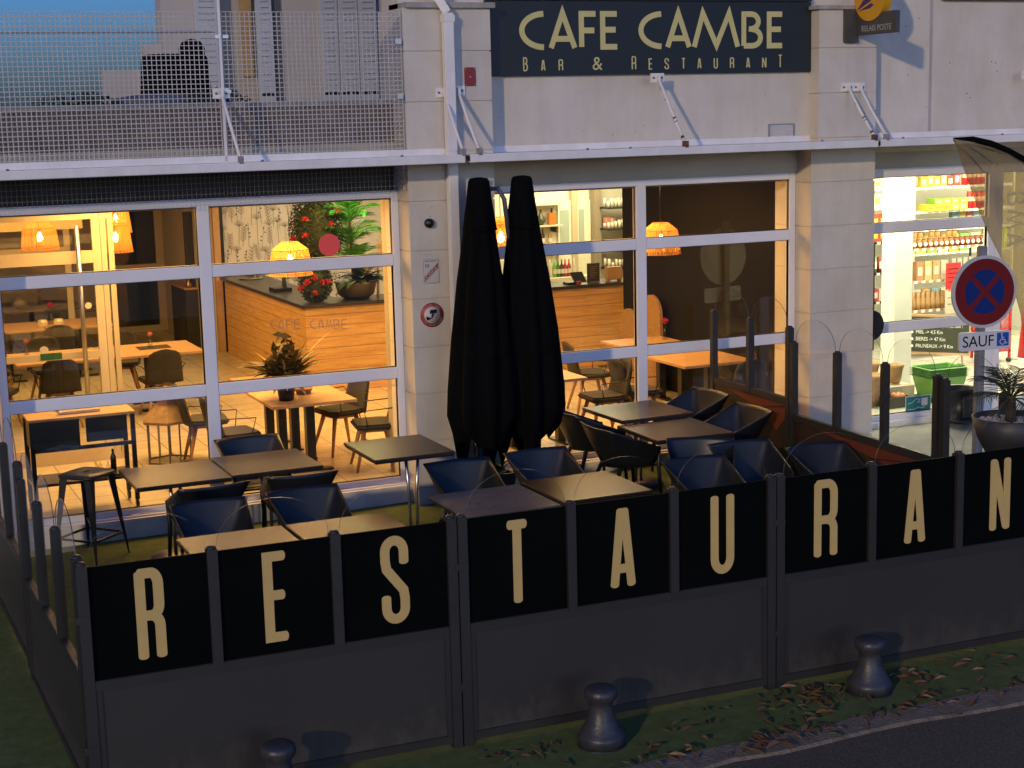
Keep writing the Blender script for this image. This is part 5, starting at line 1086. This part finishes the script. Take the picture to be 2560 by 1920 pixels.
def good(kind,x,y,z,w,d,h,col,label,grp,lab=None,cat=None):
    gi[0]+=1; m=mat('goods_%s'%'_'.join('%02d'%int(c*50) for c in col),col,.5,var=.12,scale=20); t=thing(kind,label,cat or kind.replace('_',' '),(x,y,z),0,grp); mb=MB()
    if kind in('crisp_tube','jar','bottle_of_drink'): mb.lathe([(w/2,0),(w/2,h*.9),(w*.42,h*.93),(w*.42,h)],(0,0,0),14)
    elif kind=='biscuit_bag':
        n=10; mb.lathe([(w*.45,0),(w*.52,h*.3),(w*.48,h*.62),(w*.30,h*.75),(w*.42,h)],(0,0,0),n,rf=lambda a,z:1+.12*math.sin(3*a+z*40))
    else: mb.box(-w/2,w/2,-d/2,d/2,0,h)
    mb.build('body',m,t)
    if lab:
        mb=MB(); lc_=mat('lab_%s'%'_'.join('%02d'%int(c*50) for c in lab),lab,.6)
        if kind=='jar': discY(mb,(0,h*.45),w*.36,-w/2-.004,-w/2+.01,16)
        elif kind=='crisp_tube': mb.lathe([(w/2+.002,h*.45),(w/2+.002,h*.72)],(0,0,0),14,cap=False)
        else: mb.box(-w*.32,w*.30,-d/2-.003,-d/2-.0005,h*.25,h*.72)
        mb.build('label',lc_,t)
    if kind in('jar','crisp_tube'):
        mb=MB(); mb.lathe([(w*.46,h),(w*.46,h+.012)],(0,0,0),14); mb.build('lid',mat('dark_lid',(.20,.12,.05) if kind=='jar' else (.6,.55,.5),.4),t)
    return t
pos=['first','second','third','fourth','fifth','sixth','seventh','eighth','ninth','tenth','eleventh','twelfth','thirteenth','fourteenth']
for i in range(14): good('jar',14.34+i*.092,3.36,1.952,.078,.078,.12,(.28,.10,.015) if i<8 else (.20,.035,.012),'honey or jam jar with a round white label, %s from left in the front row'%pos[i],'jars on the wooden shelf unit',(.75,.72,.62))
for i in range(9): good('jar',14.40+i*.10,3.55,1.952,.078,.078,.20 if i%3 else .16,(.35,.16,.03),'amber jar in the back row, %s from left, on the wooden unit'%pos[i],'jars on the wooden shelf unit',(.75,.72,.62))
for i in range(8): good('crisp_tube',16.20+i*.085,4.45,2.372,.075,.075,.24,(.55,.02,.015) if i<5 else (.05,.30,.45),'%s tube of crisps, %s along the middle snack shelf'%('red' if i<5 else 'blue',pos[i]),'tubes of crisps',(.65,.45,.3))
for i in range(5): good('crisp_tube',16.10+i*.085,4.45,2.722,.075,.075,.24,(.55,.02,.015),'red crisp tube, %s along the top snack shelf'%pos[i],'tubes of crisps',(.65,.45,.3))
for i in range(5):
    good('snack_box',15.42+i*.15,4.45,2.372,.145,.2,.095,(.60,.50,.03) if i<3 else (.30,.48,.05),'%s snack box, %s in the lower course of the middle shelf'%('yellow' if i<3 else 'green',pos[i]),'snack boxes',(.45,.20,.03) if i<3 else (.6,.65,.3),'box')
    if i>0: good('snack_box',15.42+i*.15,4.45,2.47,.145,.2,.075,(.22,.42,.04),'green snack box, %s in the upper course of the middle shelf'%pos[i],'snack boxes',(.6,.65,.3),'box')
for i in range(6): good('crisp_bag',15.34+i*.12,4.45,2.722,.11,.08,.15+.05*(i%2),((.50,.40,.03),(.60,.25,.05),(.5,.05,.05))[i//2],'%s crisp packet, %s on the top snack shelf'%(('yellow','orange','red')[i//2],pos[i]),'crisp packets',(.7,.6,.4),'packet')
for i in range(10): good('sweet_jar',15.30+i*.125,4.45,2.102,.10,.1,.14,((.20,.09,.04),(.35,.20,.10),(.12,.06,.03))[i%3],'small dark snack pack, %s below the crisp tubes'%pos[i],'dark snack packs',(.5,.4,.3),'packet')
for i in range(6): good('cereal_box',15.3+i*.2,4.45,1.752,.17,.1,.26,((.45,.45,.05),(.2,.4,.1),(.6,.55,.4))[i%3],'bright carton, %s on the shelf behind the jars'%pos[i],'bright cartons',(.7,.65,.5),'carton')
for i in range(3):
    good('white_box',14.53+i*.15,4.5,2.742,.14,.15,.13,(.65,.62,.45),'white box, %s on the top shelf left of the column'%pos[i],'white boxes',(.55,.5,.1),'box')
    good('white_box',14.53+i*.15,4.5,2.462,.14,.15,.20,(.65,.62,.45),'white box, %s on the second shelf left of the column'%pos[i],'white boxes',(.5,.35,.1),'box')
for r_ in range(2):
    for i in range(4): good('red_box',14.48+i*.115,4.45,1.972+r_*.20,.11,.12,.19,(.60,.05,.02),'red and orange box, %s in the %s course on the black shelf'%(pos[i],('lower','upper')[r_]),'red and orange boxes',(.70,.35,.04),'box')
for i in range(5): good('bottle_of_drink',14.50+i*.09,4.45,1.522,.07,.07,.22,(.30,.03,.03) if i%2 else (.2,.35,.08),'drinks bottle, %s on the middle of the black shelf'%pos[i],'drinks bottles on the black shelf',(.6,.6,.55),'bottle')
for i in range(4): good('food_packet',14.50+i*.11,4.45,1.102,.10,.1,.18,((.5,.04,.04),(.6,.58,.5))[i%2],'%s packet, %s on the lowest black shelf'%(('red','white')[i%2],pos[i]),'packets on the black shelf',(.65,.6,.5),'packet')
for i in range(7): good('biscuit_bag',14.36+i*.085,3.38,1.092,.085,.08,.24,(.42,.24,.09),'cellophane bag of biscuits, %s on the lower wooden shelf'%pos[i],'bags of biscuits',None,'bag')
for i in range(4): good('biscuit_box',15.0+i*.10,3.38,1.092,.085,.08,.22,(.42,.28,.12),'kraft pack of biscuits, %s at the right of the lower shelf'%pos[i],'kraft biscuit packs',(.55,.42,.22),'pack')
for i in range(4): good('gift_bag',14.45+i*.14,3.38,1.502,.12,.09,.26,((.40,.20,.10),(.55,.40,.15),(.45,.30,.12),(.50,.45,.35))[i],'clear gift bag, %s on the upper wooden shelf'%pos[i],'gift bags',(.6,.5,.4),'bag')
for i in range(4): good('tall_bottle',15.06+i*.10,3.40,1.502,.075,.07,.28,(.42,.42,.36),'pale tall bottle, %s right of the gift bags'%pos[i],'pale tall bottles',(.6,.55,.4),'bottle')
for i in range(6): good('red_pack',14.35+i*.2,3.36,.702,.17,.1,.20,(.45,.02,.03),'red soft drink pack, %s behind the chalkboard'%pos[i],'red drink packs',(.6,.5,.45),'pack')
for i in range(9): good('sauce_jar',15.22+i*.10,4.45,1.382,.085,.085,.16,((.35,.10,.03),(.12,.25,.04),(.5,.42,.2))[i%3],'small preserve jar, %s on the shelf below the cartons'%pos[i],'preserve jars',(.6,.55,.4),'jar')
for i in range(7): good('flour_bag',15.24+i*.17,4.45,1.002,.14,.1,.22,((.55,.5,.4),(.5,.3,.1),(.2,.3,.4))[i%3],'paper food bag, %s on the low back-wall shelf'%pos[i],'paper food bags',(.4,.2,.1),'bag')
for i in range(6): good('crisp_bag',16.05+i*.13,4.60,1.752 if 0 else 2.102,.12,.08,.22,((.15,.35,.45),(.5,.45,.05),(.5,.1,.05))[i%3],'large crisp packet behind the dark packs, %s from left'%pos[i],'large crisp packets',(.7,.6,.4),'packet')
for i in range(5): good('soda_bottle',16.52+i*.09,4.45,1.752,.075,.07,.30,((.35,.50,.05),(.55,.5,.08))[i%2],'lime and yellow soda bottle, %s at the right of the cartons'%pos[i],'soda bottles',(.6,.6,.3),'bottle')
t=thing('red_poster','red paper notice hanging over the wooden shelves','notice',(14.93,3.22,1.36)); MB().box(-.13,.13,-.003,0,0,.37).build('paper',mat('red_paper',(.55,.02,.02),.7,var=.1),t); mb=MB(); [mb.box(-.09,.09-.03*(i%2),-.0045,-.0035,.28-.06*i,.292-.06*i) for i in range(4)]; mb.build('print',black_m,t)
t=thing('white_notice','pale paper notice under the red one','notice',(14.90,3.20,1.02)); MB().box(-.12,.12,-.003,0,0,.32).build('paper',mat('pale_paper',(.55,.50,.36),.7),t); mb=MB(); [mb.box(-.08,.06,-.0045,-.0035,.22-.09*i,.235-.09*i) for i in range(2)]; mb.build('print',mat('menu_text',(0,0,0)),t)
# chalkboard
ang=math.atan2(2.25-2.9,14.42-13.83); t=thing('chalkboard','framed chalkboard listing honey, beers and prunes distances','chalkboard',(14.12,2.57,SF),ang)
MB().box(-.44,.44,-.012,.012,.22,.70).build('slate',mat('chalk_slate',(.030,.034,.022),.8,var=.25,scale=6),t)
mb=MB(); mb.box(-.46,.46,-.018,.016,.19,.22); mb.box(-.46,.46,-.018,.016,.70,.73); mb.box(-.46,-.44,-.018,.016,.22,.70); mb.box(.44,.46,-.018,.016,.22,.70); mb.build('frame',oak,t)
mb=MB(); [mb.bar((x,.0,.19),(x,.10,0),.02) for x in(-.35,.35)]; mb.build('leg',oak,t); chalk=mat('chalk',(.70,.70,.62),.9)
for i,s in enumerate(('MIEL -> 4,5 Km','BIERES -> 47 Km','PRUNEAUX -> 9 Km')): text_mesh('chalk_text',s,.070,chalk,t,(-.26,-.0135,.47-i*.095),ext=.0008,sx=.80)
text_mesh('chalk_text','ICI c\'est pas du loin !',.06,chalk,t,(-.1,-.0135,.56),ext=.0008,sx=.9)
mb=MB(); [discY(mb,(-.31,.49-i*.095),.02,-.0145,-.0125,10) for i in range(3)]; mb.build('chalk_drawing',chalk,t)
# baskets
gr=mat('green_plastic_basket',(.11,.30,.05),.4,var=.08)
def basket(z,l):
    t=thing('shopping_basket',l,'basket',(12.70,.72,z),R(-3),'stacked green shopping baskets'); a,b_,h_=.26,.19,.24; mb=MB(); o_=.035
    A=[(-a,-b_),(a,-b_),(a,b_),(-a,b_)]; V=[(x*.8,y*.78,0) for x,y in A]+[(x,y,h_) for x,y in A]+[(x+ (o_ if x>0 else -o_),y+(o_ if y>0 else -o_),h_) for x,y in A]+[(x*.97,y*.96,h_-.005) for x,y in A]+[(x*.78,y*.75,.01) for x,y in A]
    F=[(0,3,2,1)]+[(k,(k+1)%4,(k+1)%4+4,k+4) for k in range(4)]+[(k+4,(k+1)%4+4,(k+1)%4+8,k+8) for k in range(4)]+[(k+8,(k+1)%4+8,(k+1)%4+12,k+12) for k in range(4)]+[(k+12,(k+1)%4+12,(k+1)%4+16,k+16) for k in range(4)]+[(16,17,18,19)]
    mb.add(V,F); mb.build('tub',gr,t); mb=MB(); mb.tube([(-a,0,h_+.01),(-a*.9,-b_*.9,h_+.015),(a*.9,-b_*.9,h_+.015),(a,0,h_+.01)],.006,6); mb.build('handle',mat('dark_green_handle',(.02,.10,.02),.5),t)
for i,w_ in enumerate(('bottom','second','third','fourth','top')): basket(.46+i*.026+.0,'%s green shopping basket of the stack inside the shop'%w_)
t=thing('basket_stand','low black stand under the green baskets','stand',(12.70,.72,SF)); mb=MB(); mb.box(-.24,.24,-.18,.18,0,.055); mb.build('frame',black_m,t)
t=thing('umbrella_bin','black corrugated plastic bin outside the shop window','bin',(12.16,-.32,.38),R(4)); mb=MB(); mb.lathe([(.24,0),(.245,.02),(.19,.03),(.18,.36),(.20,.37),(.19,.36),(.165,.05)],(0,0,0),24,rf=lambda a,z:(1+.03*math.sin(18*a))); mb.build('tub',black_pl,t); MB().box(-.14,.14,-.205,-.185,.06,.30).build('panel',black_m,t)
teal=mat('teal_sticker',(.02,.20,.19),.5); wht=mat('white_sticker',(.6,.6,.58),.5)
def card(x0,x1,z0,z1,l):
    t=thing('payment_sticker',l,'sticker',((x0+x1)/2,-.0033,z0)); w=(x1-x0)/2; h_=z1-z0; MB().box(-w,w,-.0015,0,0,h_).build('white_border',wht,t); MB().box(-w+.01,w-.01,-.0025,-.0016,.01,h_-.01).build('teal_field',teal,t)
    mb=MB(); mb.box(w*.25,w*.72,-.0035,-.0026,h_*.38,h_*.82); 
    Tq=lambda p:(p.x,p.y*.2-.0027,p.z)
    stroke(mb,[(-w*.8,h_*.55),(-w*.5,h_*.60),(-w*.15,h_*.82),(w*.15,h_*.74),(-w*.05,h_*.60),(w*.2,h_*.58)],.008,Tq,0); stroke(mb,[(-w*.8,h_*.2),(-w*.3,h_*.2),(0,h_*.30),(w*.35,h_*.22),(w*.5,h_*.34)],.008,Tq,.001); mb.build('hand_and_card',wht,t)
card(11.64,12.00,.445,.64,'teal sticker of a hand holding a card, left on the shop glass'); card(12.38,12.62,.47,.64,'teal card sticker behind the palm leaves')
t=thing('bread_crate','black crate of oranges and vegetables inside the shop window','crate',(11.95,.62,SF)); mb=MB(); mb.box(-.16,.16,-.12,.12,0,.02); mb.box(-.16,.16,-.12,-.105,.02,.13); mb.box(-.16,.16,.105,.12,.02,.13); mb.box(-.16,-.145,-.105,.105,.02,.13); mb.box(.145,.16,-.105,.105,.02,.13); mb.build('crate_body',mat('dark_olive_crate',(.04,.035,.02),.6),t)
mb=MB(); [mb.lathe([(.01,-.04),(.034,-.02),(.04,0),(.034,.02),(.01,.04)],(.02+.07*(i%2),-.05+.07*(i//2),.12),12) for i in range(4)]; mb.build('orange',mat('orange_fruit',(.60,.17,.03),.5),t)
for i,(x,y,z,s,l) in enumerate(((11.93,1.05,.62,.12,'left brown paper bag of bread inside the shop window'),(12.26,1.0,.60,.11,'right brown paper bag flaring open inside the shop'),(11.75,.8,.42,.17,'large kraft sack slumped behind the pilaster edge'))):
    t=thing('paper_bag',l,'paper bag',(x,y,z)); mb=MB(); mb.lathe([(s*.55,0),(s*.7,s*.6),(s*.85,s*1.5),(s*1.05,s*2.1),(s*.98,s*2.1),(s*.6,s*.5)],(0,0,0),11,rf=lambda a,z:1+.1*math.sin(5*a)); mb.build('bag',mat('kraft_paper',(.42,.25,.10),.8,var=.2,scale=12),t)
t=thing('display_plinth','pale low display plinth under the paper bags','plinth',(12.08,1.05,SF)); MB().box(-.34,.34,-.22,.22,0,.185).build('box',mat('pale_plinth',(.55,.48,.34),.6),t)
t=thing('red_rack','red wheeled promotional rack behind the road sign','rack',(15.1,2.62,SF)); rr=mat('red_rack_paint',(.50,.03,.03),.45,var=.1)
mb=MB(); [mb.box(x,x+.03,y,y+.03,.05,.85) for x in(-.22,.20) for y in(-.15,.12)]; [mb.box(-.22,.23,-.15,.15,z,z+.02) for z in(.15,.45,.75)]; mb.build('frame',rr,t); mb=MB(); [mb.box(-.2+.14*i,-.08+.14*i,-.12,.1,z,z+.17) for i in range(3) for z in(.17,.47)]; mb.build('packs',mat('pink_packs',(.55,.20,.20),.5,var=.3,scale=20),t); mb=MB(); [mb.tube([(x,-.17,.03),(x,-.12,.03)],.03,10) for x in(-.2,.2)]; mb.build('castor',black_m,t)
t=thing('red_cone','red conical promotional stand on a white disc','stand',(15.72,2.6,SF)); mb=MB(); mb.lathe([(.24,0),(.24,.015)],(0,0,0),30); mb.build('disc_base',wht,t); mb=MB(); mb.lathe([(.12,.015),(.05,.8)],(0,0,0),24); mb.build('cone',mat('bright_red',(.60,.02,.01),.4),t)
t=thing('round_black_sign','round black object jutting past the shop side of the pilaster','sign',(11.0,-.16,1.53)); mb=MB(); discY(mb,(0,0),.17,-.05,.03,40); mb.build('disc',mat('matt_black',(.006,.006,.006),.6),t); MB().box(-.07,.0,-.02,.02,-.03,.03).build('bracket',black_m,t)
# ================================================================== lights
def area(name,loc,size,power,col,rot=(0,0,0),sy=None):
    l=bpy.data.lights.new(name,'AREA'); l.shape='RECTANGLE'; l.size=size; l.size_y=sy or size; l.energy=power; l.color=col; o=bpy.data.objects.new(name,l); COL.objects.link(o); o.location=loc; o.rotation_euler=rot; return o
warm=(1,.53,.155)
area('ceiling_light',(4.2,1.6,3.27),3.0,185,warm,sy=1.6); area('ceiling_light',(3.3,6.5,3.27),3,170,warm,sy=4); area('ceiling_light',(8.3,1.8,3.27),2.4,120,warm,sy=1.4)
area('ceiling_light',(7.6,4.6,3.27),3,60,warm,sy=1); area('ceiling_light',(7.4,7.8,3.27),1.8,45,(1,.80,.52),sy=2.4)
area('bar_light',(11.6,8.0,3.27),1.8,85,(1,.88,.55),sy=2)
area('shop_light',(13.0,1.8,3.29),3.4,120,(.98,.92,.62),sy=2.2); area('shop_light',(15.6,2.8,3.29),3,190,(.98,.92,.62),sy=2.6); area('shop_light',(12.2,.9,3.29),2,60,(.98,.92,.62),sy=1)
l=bpy.data.lights.new('green_spot','POINT'); l.energy=6; l.color=(.35,1,.25); l.shadow_soft_size=.05; o=bpy.data.objects.new('green_spot',l); COL.objects.link(o); o.location=(6.9,5.3,2.95)
# street light / sun
sd=Vector((.859,.747,-.304)).normalized(); l=bpy.data.lights.new('sun','SUN'); l.energy=.82; l.angle=R(1.6); l.color=(1,.76,.46); o=bpy.data.objects.new('sun',l); COL.objects.link(o); o.rotation_euler=sd.to_track_quat('-Z','Y').to_euler()
w=bpy.data.worlds.new('World'); sc.world=w; w.use_nodes=True; N=w.node_tree.nodes; L=w.node_tree.links; bg=N['Background']; sk=N.new('ShaderNodeTexSky'); sk.sky_type='NISHITA'; sk.sun_disc=False; sk.sun_elevation=R(6); sk.sun_rotation=R(180); sk.air_density=1.; sk.ozone_density=5.; sk.dust_density=2.
tm=N.new('ShaderNodeMix'); tm.data_type='RGBA'; tm.blend_type='MULTIPLY'; tm.inputs[0].default_value=1; tm.inputs[7].default_value=(.52,.64,1.03,1); L.new(sk.outputs[0],tm.inputs[6]); L.new(tm.outputs[2],bg.inputs[0]); bg.inputs[1].default_value=.15
# ================================================================== camera
cd=bpy.data.cameras.new('camera'); cam=bpy.data.objects.new('camera',cd); COL.objects.link(cam); cd.sensor_width=36; cd.lens=36*3985.63/2560; cd.clip_end=2000; cd.clip_start=.05
r_=Vector((0.91310739,-0.40698137,-0.02451655)); u_=Vector((0.09058752,0.14388015,0.98544021)); f_=Vector((0.39752836,0.90203363,-0.16824546))
M=Matrix((( r_.x,u_.x,-f_.x,.31965),(r_.y,u_.y,-f_.y,-14.56805),(r_.z,u_.z,-f_.z,3.9552),(0,0,0,1))); cam.matrix_world=M
sc.camera=cam
sc.view_settings.view_transform='Standard'; sc.view_settings.look='None'; sc.view_settings.gamma=1; sc.view_settings.exposure=.8
c=sc.cycles; c.use_denoising=True; c.max_bounces=8; c.transparent_max_bounces=24; c.diffuse_bounces=4; c.glossy_bounces=4; c.sample_clamp_indirect=6; c.caustics_reflective=False; c.caustics_refractive=False
try: c.denoiser='OPENIMAGEDENOISE'
except Exception: pass
